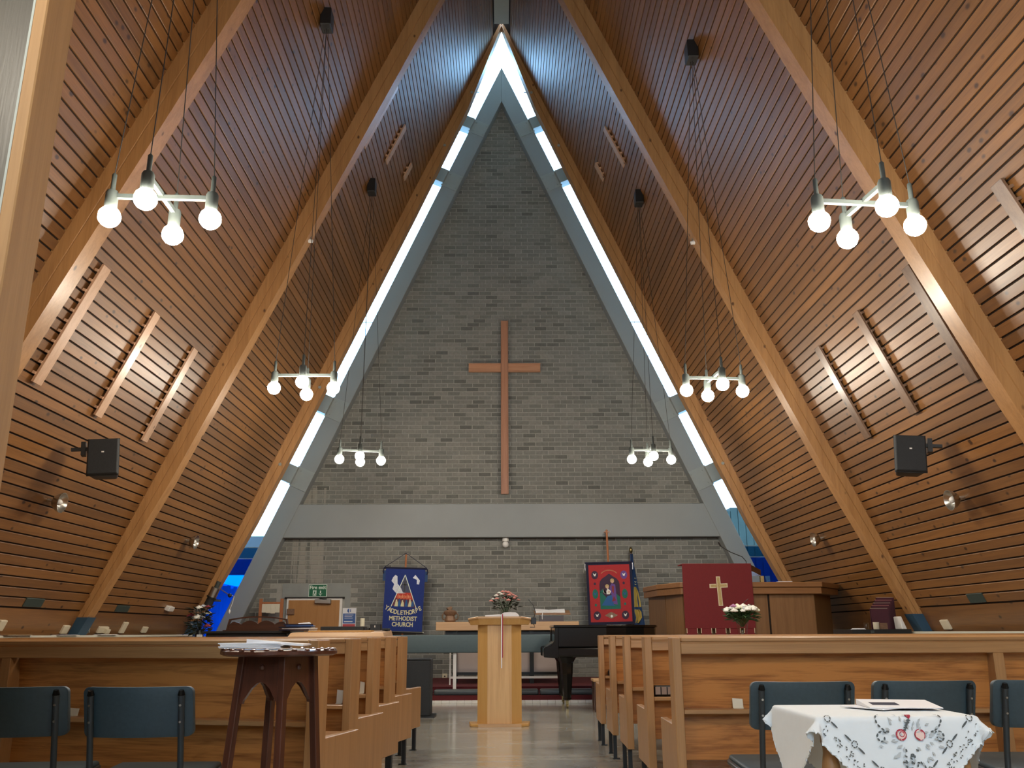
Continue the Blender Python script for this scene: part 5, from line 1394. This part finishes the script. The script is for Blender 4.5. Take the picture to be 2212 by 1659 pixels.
for j in range(G + 1):
    for i in range(G + 1):
        a, b_ = -1 + 2 * i / G, -1 + 2 * j / G
        e = 1.0
        if i in (0, G): a *= 1 - 0.040 * abs(math.sin(b_ * 30))
        if j in (0, G): b_ *= 1 - 0.040 * abs(math.sin(a * 30))
        vs.append(cloth_pt((a + b_) * R / 2, (a - b_) * R / 2))
fs = [(j * (G + 1) + i, j * (G + 1) + i + 1, (j + 1) * (G + 1) + i + 1, (j + 1) * (G + 1) + i) for j in range(G) for i in range(G)]
m = MB().add(vs, fs)
me = m.mesh('cloth', M['linen'], smooth=3)
co = link('cloth', me, tc_); md = co.modifiers.new('thickness', 'SOLIDIFY'); md.thickness = 0.0022; md.offset = -1
def front(x, d): return cloth_pt(x, -HY - max(0.0, d - 0.009), 0.003)
def cl_poly(mb, pts): 
    v = [front(x, d) for x, d in pts]; mb.add(v + [p + Vector((0, -0.001, 0)) for p in v], [tuple(range(len(v), 2 * len(v))), tuple(range(len(v)))])
def ring(mb, cx_, d, r, w, n=14):
    for i in range(n):
        a, b_ = 2 * PI * i / n, 2 * PI * (i + 1) / n
        cl_poly(mb, [(cx_ + r * math.cos(a), d + r * math.sin(a)), (cx_ + r * math.cos(b_), d + r * math.sin(b_)), (cx_ + (r - w) * math.cos(b_), d + (r - w) * math.sin(b_)), (cx_ + (r - w) * math.cos(a), d + (r - w) * math.sin(a))])
x0 = 0.022
for cx_ in (x0 - 0.022, x0 + 0.028):
    m = MB(); cl_poly(m, [(cx_ + 0.012 * math.cos(t_ * PI / 6), 0.062 + 0.013 * math.sin(t_ * PI / 6)) for t_ in range(12)]); m.obj('embroidered_rose', M['pthread'], tc_)
    m = MB(); ring(m, cx_, 0.0615, 0.0145, 0.004); ring(m, cx_ + 0.002, 0.060, 0.0075, 0.0022, 9); m.obj('rose_outline', M['rthread'], tc_)
m = MB(); cl_poly(m, [(x0 + 0.0, 0.002), (x0 + 0.014, 0.004), (x0 + 0.012, 0.016), (x0 + 0.006, 0.022), (x0 - 0.004, 0.012)]); m.obj('embroidered_carnation', M['rthread'], tc_)
m = MB()
for i in range(5): cl_poly(m, [(x0 + 0.004 - i * 0.003, 0.022 + i * 0.006), (x0 + 0.009 - i * 0.004, 0.026 + i * 0.006), (x0 + 0.001 - i * 0.003, 0.030 + i * 0.006), (x0 - 0.004 - i * 0.003, 0.025 + i * 0.006)])
m.obj('carnation_stem', M['dthread'], tc_)
rg = random.Random(5)
m = MB()
for i in range(64):
    a = rg.uniform(0, 2 * PI); rr = rg.uniform(0.022, 0.075)
    px_, dd = x0 + 0.003 + rr * 1.05 * math.cos(a), 0.072 + rr * 0.8 * math.sin(a)
    if dd < 0.012: continue
    b_ = a + rg.uniform(-0.5, 0.5); ln, w = 0.013, 0.003
    cl_poly(m, [(px_, dd), (px_ + ln * 0.5 * math.cos(b_) - w * math.sin(b_), dd + ln * 0.5 * math.sin(b_) + w * math.cos(b_)), (px_ + ln * math.cos(b_), dd + ln * math.sin(b_)), (px_ + ln * 0.5 * math.cos(b_) + w * math.sin(b_), dd + ln * 0.5 * math.sin(b_) - w * math.cos(b_))])
o = m.obj('embroidered_leaves', M['thread'], tc_); o['kind'] = 'stuff'
m = MB()
def eye(cx_, d, a, ln=0.0045, w=0.0022):
    ca, sa = math.cos(a), math.sin(a)
    cl_poly(m, [(cx_ + ca * ln * math.cos(t_) - sa * w * math.sin(t_), d + sa * ln * math.cos(t_) + ca * w * math.sin(t_)) for t_ in [k * PI / 4 for k in range(8)]])
for sg_ in (-1, 1):
    path = [(0.072, 0.006), (0.082, 0.012), (0.088, 0.022), (0.085, 0.034), (0.076, 0.044), (0.066, 0.052), (0.054, 0.055)]
    path2 = [(0.062, 0.058), (0.074, 0.052), (0.086, 0.056), (0.090, 0.068), (0.082, 0.078), (0.071, 0.076), (0.070, 0.066)]
    for pth in (path, path2):
        for (xa, da), (xb, db) in zip(pth[:-1], pth[1:]):
            ang = math.atan2(db - da, sg_ * (xb - xa))
            eye(x0 + 0.003 + sg_ * (xa + xb) / 2, (da + db) / 2, ang, 0.0048)
for i in range(26):
    eye(x0 + 0.002 + rg.uniform(-0.028, 0.028), 0.098 + rg.uniform(0, 0.05), rg.uniform(0, 3), 0.004, 0.002)
for sg_ in (-1, 1):
    for k in range(46):
        f = k / 45.0
        dd = 0.004 + f * 0.24; e = R - HY - dd
        for q in range(2):
            xx = sg_ * (e - rg.uniform(0.022, 0.058))
            if abs(xx) < HX - 0.004 and e > 0.07: eye(xx, dd + rg.uniform(-0.004, 0.004), rg.uniform(0, 3), 0.0026, 0.0013)
        xx = sg_ * (e - 0.085)
        if k % 6 == 0 and abs(xx) < HX - 0.01 and e > 0.1: eye(xx, dd, -0.8 * sg_, 0.012, 0.0024)
        if k % 12 == 3 and abs(xx) < HX - 0.01 and e > 0.1:
            for q in range(7): eye(xx + 0.007 * math.cos(q * 0.9), dd + 0.008 * math.sin(q * 0.9), q * 0.9 + 1.57, 0.003, 0.0015)
o = m.obj('cutwork_eyelets', M['dthread'], tc_); o['kind'] = 'stuff'
sh_ = thing('paper_sheets', 'white leaflets with a blue picture lying on the embroidered tablecloth', 'papers', (tcx + 0.075, tcy + 0.055, tz0 + 0.004))
m = MB(); m.m = Matrix.Rotation(0.5, 4, 'Z'); m.box(-0.105, 0.105, -0.075, 0.075, 0.0, 0.0025); m.obj('sheet', M['paper'], sh_)
m = MB(); m.m = Matrix.Rotation(-0.12, 4, 'Z'); m.hexa([(-0.07, -0.10, 0.003), (0.13, -0.10, 0.003), (0.13, 0.05, 0.003), (-0.07, 0.05, 0.003), (-0.07, -0.10, 0.0055), (0.13, -0.10, 0.005), (0.13, 0.05, 0.016), (-0.07, 0.05, 0.018)]); m.obj('sheet', M['paper'], sh_)
m = MB(); m.m = Matrix.Rotation(-0.12, 4, 'Z'); m.hexa([(-0.05, -0.055, 0.0085), (0.025, -0.055, 0.0085), (0.025, -0.01, 0.0115), (-0.05, -0.01, 0.0115), (-0.05, -0.055, 0.0095), (0.025, -0.055, 0.0095), (0.025, -0.01, 0.0130), (-0.05, -0.01, 0.0130)]); m.obj('blue_picture', M['navy'], sh_)

# ------------------------------------------------------------------ left front: AV desk, organ, flowers, lamp
av = thing('equipment_desk', 'light wood equipment desk behind the left pews carrying black boxes', 'desk', (0, 0, 0))
MB().box(-2.02, -1.17, 9.0, 9.62, 0.0, 0.86).obj('carcass', M['oak_h'], av)
MB().hexa([(-2.10, 8.94, 0.86), (-1.15, 8.94, 0.86), (-1.15, 9.66, 0.86), (-2.0, 9.66, 0.86), (-2.07, 8.97, 0.905), (-1.17, 8.97, 0.905), (-1.17, 9.66, 0.925), (-1.97, 9.66, 0.925)]).obj('worktop', M['oak_h'], av, bev=0.004)
MB().box(-1.92, -1.30, 9.05, 9.30, 0.908, 0.925).obj('lid', M['oak_y'], av, bev=0.003)
rk = thing('rack_unit', 'long flat black audio unit on the light wood equipment desk', 'audio unit', (0, 0, 0))
MB().box(-1.86, -1.42, 9.36, 9.60, 0.925, 0.965).obj('case', M['black'], rk, bev=0.003)
for i in range(7): MB().cyl((-1.82 + i * 0.055, 9.355, 0.945), (-1.82 + i * 0.055, 9.362, 0.945), 0.008, n=8).obj('knob', M['cabinet'], rk)
cmr = thing('camera_unit', 'small black camera box with a white mark beside the blue banner', 'camera', (0, 0, 0))
MB().box(-1.36, -1.25, 9.40, 9.52, 0.925, 0.988).obj('body', M['black'], cmr, bev=0.004)
MB().box(-1.315, -1.306, 9.395, 9.401, 0.955, 0.975).obj('mark', M['white'], cmr)
o = MB().box(-1.42, -1.37, 9.40, 9.50, 0.924, 0.95).cyl((-1.395, 9.395, 0.938), (-1.395, 9.402, 0.938), 0.007, n=8).obj('power_supply', M['black'], bev=0.003); tag(o, 'small black power box between the audio unit and the camera', 'box')
o = MB().box(-1.23, -1.17, 9.36, 9.56, 0.922, 0.945).box(-1.22, -1.18, 9.355, 9.36, 0.927, 0.94).obj('black_case', M['cabinet'], bev=0.004); tag(o, 'flat black case at the right end of the equipment desk', 'case')
cn = thing('candle', 'short cream pillar candle on the equipment desk below the poster', 'candle', (-1.475, 9.63, 0.925))
MB().cyl((0, 0, 0), (0, 0, 0.125), 0.023, n=16).obj('wax', M['wax'], cn, bev=0.003)
MB().cyl((0, 0, 0.125), (0, 0, 0.135), 0.0018, n=5).obj('wick', M['black'], cn)
for i, (dx, dz, mt, w) in enumerate(((0, 0.0, 'navy', 0.20), (0.015, 0.016, 'paper', 0.19), (-0.01, 0.027, 'navy', 0.20), (0.02, 0.040, 'posterblue', 0.17), (0.0, 0.053, 'navy', 0.18))):
    t = thing('song_book', ['dark blue book at the bottom of the pile on the organ end', 'white-edged book second from the bottom of the pile by the organ', 'dark blue book in the middle of the pile by the organ', 'mid-blue folder near the top of the pile by the organ', 'dark blue book on top of the pile by the organ'][i], 'book', (-2.03 + dx, 9.28, 0.926 + dz - 0.0), 0.1 * (i - 2), 'books piled beside the organ')
    MB().box(-w, w * 0.6, -0.11, 0.11, 0.0, 0.0025).box(-w, w * 0.6, -0.11, 0.11, 0.0095, 0.0115).box(-w, w * 0.6, -0.11, -0.107, 0.0 if i != 1 else 0.0095, 0.0115).obj('cover', M[mt], t)
    MB().box(-w + 0.004, w * 0.59, -0.106, 0.106, 0.0025, 0.0095).obj('pages', M['paper'], t)
o = MB(); o.m = Matrix.Translation((-2.0, 9.24, 0.995)) @ Matrix.Rotation(0.3, 4, 'Z'); o.hexa([(-0.06, -0.05, -0.005), (0.06, -0.05, -0.005), (0.06, 0.05, -0.005), (-0.06, 0.05, -0.005), (-0.06, -0.05, -0.002), (0.06, -0.05, 0.004), (0.05, 0.05, 0.012), (-0.06, 0.05, 0.004)])
o = o.obj('crumpled_paper', M['paper']); tag(o, 'crumpled white paper on top of the book pile by the organ', 'paper')
og = thing('organ_console', 'black organ console with a dark carved music desk behind the left pews', 'organ', (0, 0, 0))
MB().box(-3.02, -2.20, 9.35, 9.95, 0.0, 0.90).obj('console', M['black'], og, bev=0.006)
MB().box(-3.06, -2.16, 9.32, 9.98, 0.90, 0.925).obj('console_top', M['black'], og, bev=0.004)
arc = []
for i in range(13):
    u = -1 + i / 6.0; arc.append((-2.565 + u * 0.30, 1.045 + 0.030 * (1 - u * u)))
sc2 = []
for i in range(25):
    u = 1 - i / 12.0; sc2.append((-2.565 + u * 0.265, 0.985 + 0.035 * abs(math.sin(u * PI * 1.5)) ** 0.8 + 0.012 * (1 - u * u)))
m = MB().prism([(-2.885, 0.925), (-2.245, 0.925), (-2.262, 0.985)] + sc2 + [(-2.868, 0.985)], 9.60, 9.625)
m.obj('fretted_panel', M['walnut'], og)
rim = [(-2.895, 0.925), (-2.869, 1.045)] + [p for p in arc[1:-1]] + [(-2.261, 1.045), (-2.235, 0.925)]
inn = [(-2.253, 0.925), (-2.277, 1.033)] + [(x, z - 0.014) for x, z in reversed(arc[1:-1])] + [(-2.853, 1.033), (-2.877, 0.925)]
k = len(rim)
m = MB(); full = rim + inn; n2 = len(full)
m.add([(x, 9.59, z) for x, z in full] + [(x, 9.63, z) for x, z in full],
      [(i, i + 1, n2 - 2 - i, n2 - 1 - i) for i in range(k - 1)] + [(n2 + i + 1, n2 + i, n2 + n2 - 1 - i, n2 + n2 - 2 - i) for i in range(k - 1)] + [(i, n2 + i, n2 + (i + 1) % n2, (i + 1) % n2) for i in range(n2)])
m.obj('arched_rail', M['walnut'], og)
MB().box(-2.90, -2.23, 9.50, 9.63, 0.923, 0.935).obj('desk_ledge', M['walnut'], og)

ft = thing('flower_pedestal', 'slim dark pedestal hidden under the silk flowers on the left', 'stand', (-4.06, 12.3, 0))
MB().cyl((0, 0, 0), (0, 0, 0.03), 0.16, n=16).obj('base', M['walnut'], ft); MB().cyl((0, 0, 0.03), (0, 0, 0.80), 0.03, n=10).obj('stem', M['walnut'], ft)
MB().cyl((0, 0, 0.80), (0, 0, 0.825), 0.17, n=20).obj('top', M['yellow'], ft)
sf = thing('silk_flowers', 'arrangement of white and dark red silk flowers by the left blue window', 'flowers', (-4.06, 12.3, 0.825))
MB().lathe([(0.05, 0.0), (0.06, 0.02), (0.05, 0.08), (0.04, 0.12), (0.001, 0.12)], 14).obj('pot', M['black'], sf, smooth=0.8)
rg = random.Random(11)
stm = MB(); pos = [(-0.02, -0.06, 0.40, 'petal', 0.058), (0.095, -0.03, 0.335, 'petal', 0.055), (-0.01, -0.12, 0.275, 'petal', 0.072), (-0.12, -0.04, 0.30, 'petalred', 0.058), (0.13, -0.10, 0.17, 'petalred', 0.05), (0.05, -0.10, 0.28, 'silver', 0.042),
                   (-0.08, 0.02, 0.37, 'silver', 0.04), (-0.05, -0.08, 0.345, 'bronze', 0.05), (0.09, -0.02, 0.42, 'petalred', 0.04), (-0.11, -0.05, 0.19, 'silver', 0.036), (0.0, 0.02, 0.43, 'silver', 0.035)]
for x, y_, z, mt, r in pos:
    m = MB(); bloom(m, (x, y_, z), r, rng=rg); m.obj('flower_head', M[mt], sf, smooth=1.2)
    stm.tube([(0, 0, 0.1), (x * 0.5, y_ * 0.5, z * 0.6), (x, y_, z)], 0.004, 4)
stm.obj('stems', M['leafdark'], sf)
lv = MB()
for i in range(120):
    a = rg.random() * 2 * PI; q = rg.random() ** 0.5; z = rg.uniform(0.08, 0.40)
    leaf(lv, (q * 0.12 * math.cos(a), q * 0.10 * math.sin(a) - 0.03, z), (math.cos(a), math.sin(a) - 0.2, rg.uniform(-0.6, 0.6)), rg.uniform(0.06, 0.13), rg.uniform(0.014, 0.028))
o = lv.obj('leaves', M['leafdark'], sf); o['kind'] = 'stuff'
t = thing('white_card', 'small white card standing at the foot of the silk flowers', 'card', (-4.00, 12.12, 0.825))
MB().box(-0.035, 0.035, 0.0, 0.004, 0.0, 0.065).obj('front_leaf', M['paper'], t); MB().box(-0.035, 0.035, 0.02, 0.024, 0.0, 0.055).obj('back_leaf', M['paper'], t)
# spot lamp by the left window
lp = thing('spot_lamp', 'silver spot lamp with dark glass body and bracket by the lowest left window', 'light', (-4.40, 13.85, 1.52))
ax = Vector((-0.40, 0.0, -1)).normalized()
def alongp(k): return tuple(ax * k)
MB().cyl(alongp(-0.16), alongp(-0.06), 0.035, n=12).obj('cap', M['gun'], lp)
MB().cyl(alongp(-0.06), alongp(0.09), 0.066, n=18).obj('silver_head', M['metal'], lp, smooth=0.6)
MB().cyl(alongp(0.085), alongp(0.105), 0.078, n=18).obj('black_ring', M['black'], lp)
MB().cyl(alongp(0.105), alongp(0.26), 0.060, n=18).obj('dark_body', M['slate'], lp, smooth=0.6)
MB().cyl(alongp(0.225), alongp(0.24), 0.072, n=18).obj('white_ring', M['white'], lp)
MB().tube([alongp(-0.08), (0.12, -0.02, 0.02), (0.24, -0.03, -0.055)], 0.008, 6).obj('arm', M['metal'], lp)
MB().ball((0.25, -0.03, -0.06), 0.032, 7).obj('ball_joint', M['black'], lp, smooth=3)
MB().tube([(0.27, -0.03, -0.055), (0.315, -0.03, -0.075), (0.30, -0.03, -0.17), (0.265, -0.03, -0.27)], 0.005, 5).obj('pull_cord', M['white'], lp)
MB().ball((0.262, -0.03, -0.30), 0.02, 6, (0.9, 0.9, 1.8)).obj('cord_pull', M['white'], lp, smooth=3)
MB().box(-0.10, 0.0, -0.02, 0.36, -0.14, -0.11).obj('wall_arm', M['gun'], lp)

# ------------------------------------------------------------------ right front: flower vase, table with books
vt = thing('vase_stand', 'slim wooden stand behind the right pews under the white flowers', 'stand', (2.275, 8.62, 0))
MB().cyl((0, 0, 0), (0, 0, 0.03), 0.15, n=16).obj('base', M['pulpit'], vt); MB().cyl((0, 0, 0.03), (0, 0, 0.84), 0.025, n=10).obj('stem', M['pulpit'], vt); MB().cyl((0, 0, 0.84), (0, 0, 0.862), 0.14, n=20).obj('top', M['pulpit'], vt)
wv = thing('white_flower_vase', 'glass vase of white chrysanthemums with a mauve bloom before the red pulpit fall', 'flowers', (2.275, 8.62, 0.862))
MB().lathe([(0.038, 0.0), (0.042, 0.008), (0.052, 0.09), (0.068, 0.155), (0.064, 0.155), (0.048, 0.09), (0.036, 0.012), (0.001, 0.01)], 18).obj('vase', M['clear'], wv, smooth=0.6)
bouquet(wv, 0.13, 0.150, 0.125, ['petal', 'petalcream', 'petal', 'petal', 'silver'], 24, 0.040, 110, 'leaf', seed=6, flat_top=0.25)
m = MB(); bloom(m, (-0.085, -0.05, 0.262), 0.036); m.obj('flower_head', M['petalmauve'], wv, smooth=1.2)
MB().tube([(0.0, 0, 0.12), (0.0, 0, 0.25), (0.03, 0, 0.30), (0.075, 0, 0.335)], 0.003, 4).tube([(0.0, 0, 0.2), (0.05, 0, 0.27), (0.11, 0, 0.29)], 0.003, 4).obj('grass_blade', M['leafdark'], wv)
lv = MB(); rg = random.Random(4)
for i in range(70):
    a = rg.random() * 2 * PI; z = rg.uniform(0.09, 0.20)
    leaf(lv, (0.3 * z * math.cos(a), 0.3 * z * math.sin(a), z), (math.cos(a), math.sin(a), 1.1), rg.uniform(0.05, 0.09), 0.012)
o = lv.obj('foliage', M['leaf'], wv); o['kind'] = 'stuff'

bt = thing('black_side_table', 'black topped table right of the pulpit carrying maroon folders', 'table', (0, 0, 0))
MB().box(3.98, 4.66, 10.35, 10.95, 0.865, 0.915).obj('top', M['black'], bt, bev=0.003)
for x in (4.0, 4.62):
    for y_ in (10.37, 10.91): MB().box(x, x + 0.03, y_, y_ + 0.03, 0, 0.865).obj('leg', M['black'], bt)
MB().box(4.19, 4.23, 10.344, 10.352, 0.875, 0.90).obj('badge', M['gun'], bt)
for i in range(5):
    x = 4.375 + i * 0.034; h = 0.235 + i * 0.032
    t = thing('maroon_folder', 'maroon folder standing on the black table, %s of five from the left' % ['first', 'second', 'third', 'fourth', 'fifth'][i], 'folder', (x + 0.04, 10.60 + i * 0.030, 0.915), 0.0, 'maroon folders')
    MB().box(-0.105, 0.105, -0.011, -0.008, 0, h).box(-0.105, 0.105, 0.008, 0.011, 0, h).box(-0.105, -0.101, -0.011, 0.011, 0, h).obj('cover', M['maroon'], t)
    MB().box(-0.10, 0.10, -0.008, 0.008, 0.004, h + 0.003).obj('pages', M['petalpink' if i % 2 else 'cream'], t)
o = MB().hexa([(4.585, 10.42, 0.915), (4.645, 10.42, 0.915), (4.645, 10.60, 0.915), (4.585, 10.60, 0.915), (4.575, 10.42, 1.05), (4.59, 10.42, 1.06), (4.59, 10.60, 1.06), (4.575, 10.60, 1.05)]).obj('white_binder', M['white'], bev=0.004)
tag(o, 'white ring binder leaning at the right end of the black table', 'binder')
for x, r, h, mt, lab, gl in ((4.20, 0.026, 0.075, 'clear', 'clear glass tumbler on the black table beside the cream mug', 1), (4.315, 0.034, 0.080, 'cream', 'cream mug on the black table left of the maroon folders', 0)):
    g = thing('tumbler' if gl else 'mug', lab, 'cup', (x, 10.48, 0.915))
    MB().lathe([(r * 0.9, 0.0), (r, 0.006), (r * 1.03, h), (r * 0.93, h), (r * 0.88, 0.01), (0.001, 0.008)], 16).obj('bowl', M[mt], g, smooth=0.6)
    if not gl: MB().tube([(r, 0, h * 0.8), (r * 1.6, 0, h * 0.7), (r * 1.6, 0, h * 0.3), (r, 0, h * 0.2)], 0.005, 6).obj('handle', M[mt], g)
for i in range(3):
    o = MB().box(4.04 + 0.01 * i, 4.16, 10.40 + 0.02 * i, 10.55, 0.915 + 0.004 * i, 0.9185 + 0.004 * i).obj('paper_sheet', M['paper'])
    tag(o, ['bottom white sheet at the left end of the black table', 'middle white sheet at the left end of the black table', 'top white sheet at the left end of the black table'][i], 'paper')
o = MB().box(4.345, 4.43, 10.44, 10.52, 0.915, 0.985).box(4.37, 4.405, 10.436, 10.44, 0.935, 0.965).obj('brown_box', M['bronze'], bev=0.003); tag(o, 'small brown box on the black table in front of the folders', 'box')
# sheets on the left trunking
for i, (y_, a) in enumerate(((8.9, 0.5), (9.9, 0.45), (10.9, 0.5))):
    t = thing('leaflet', ['brown folded leaflet on the left wall shelf, nearest the left edge', 'pale blue leaflet on the left wall shelf in the middle', 'white leaflet on the left wall shelf, nearest the flowers'][i], 'leaflet', (-4.70, y_, 0.89))
    MB().box(-0.045, 0.045, -a / 2, a / 2, 0.0, 0.004).obj('sheet', M[['bronze', 'paper', 'paper'][i]], t)
    MB().box(-0.04, 0.045, -a / 2 + 0.02, a / 2 - 0.04, 0.004, 0.007).obj('sheet', M[['cream', 'silver', 'white'][i]], t)
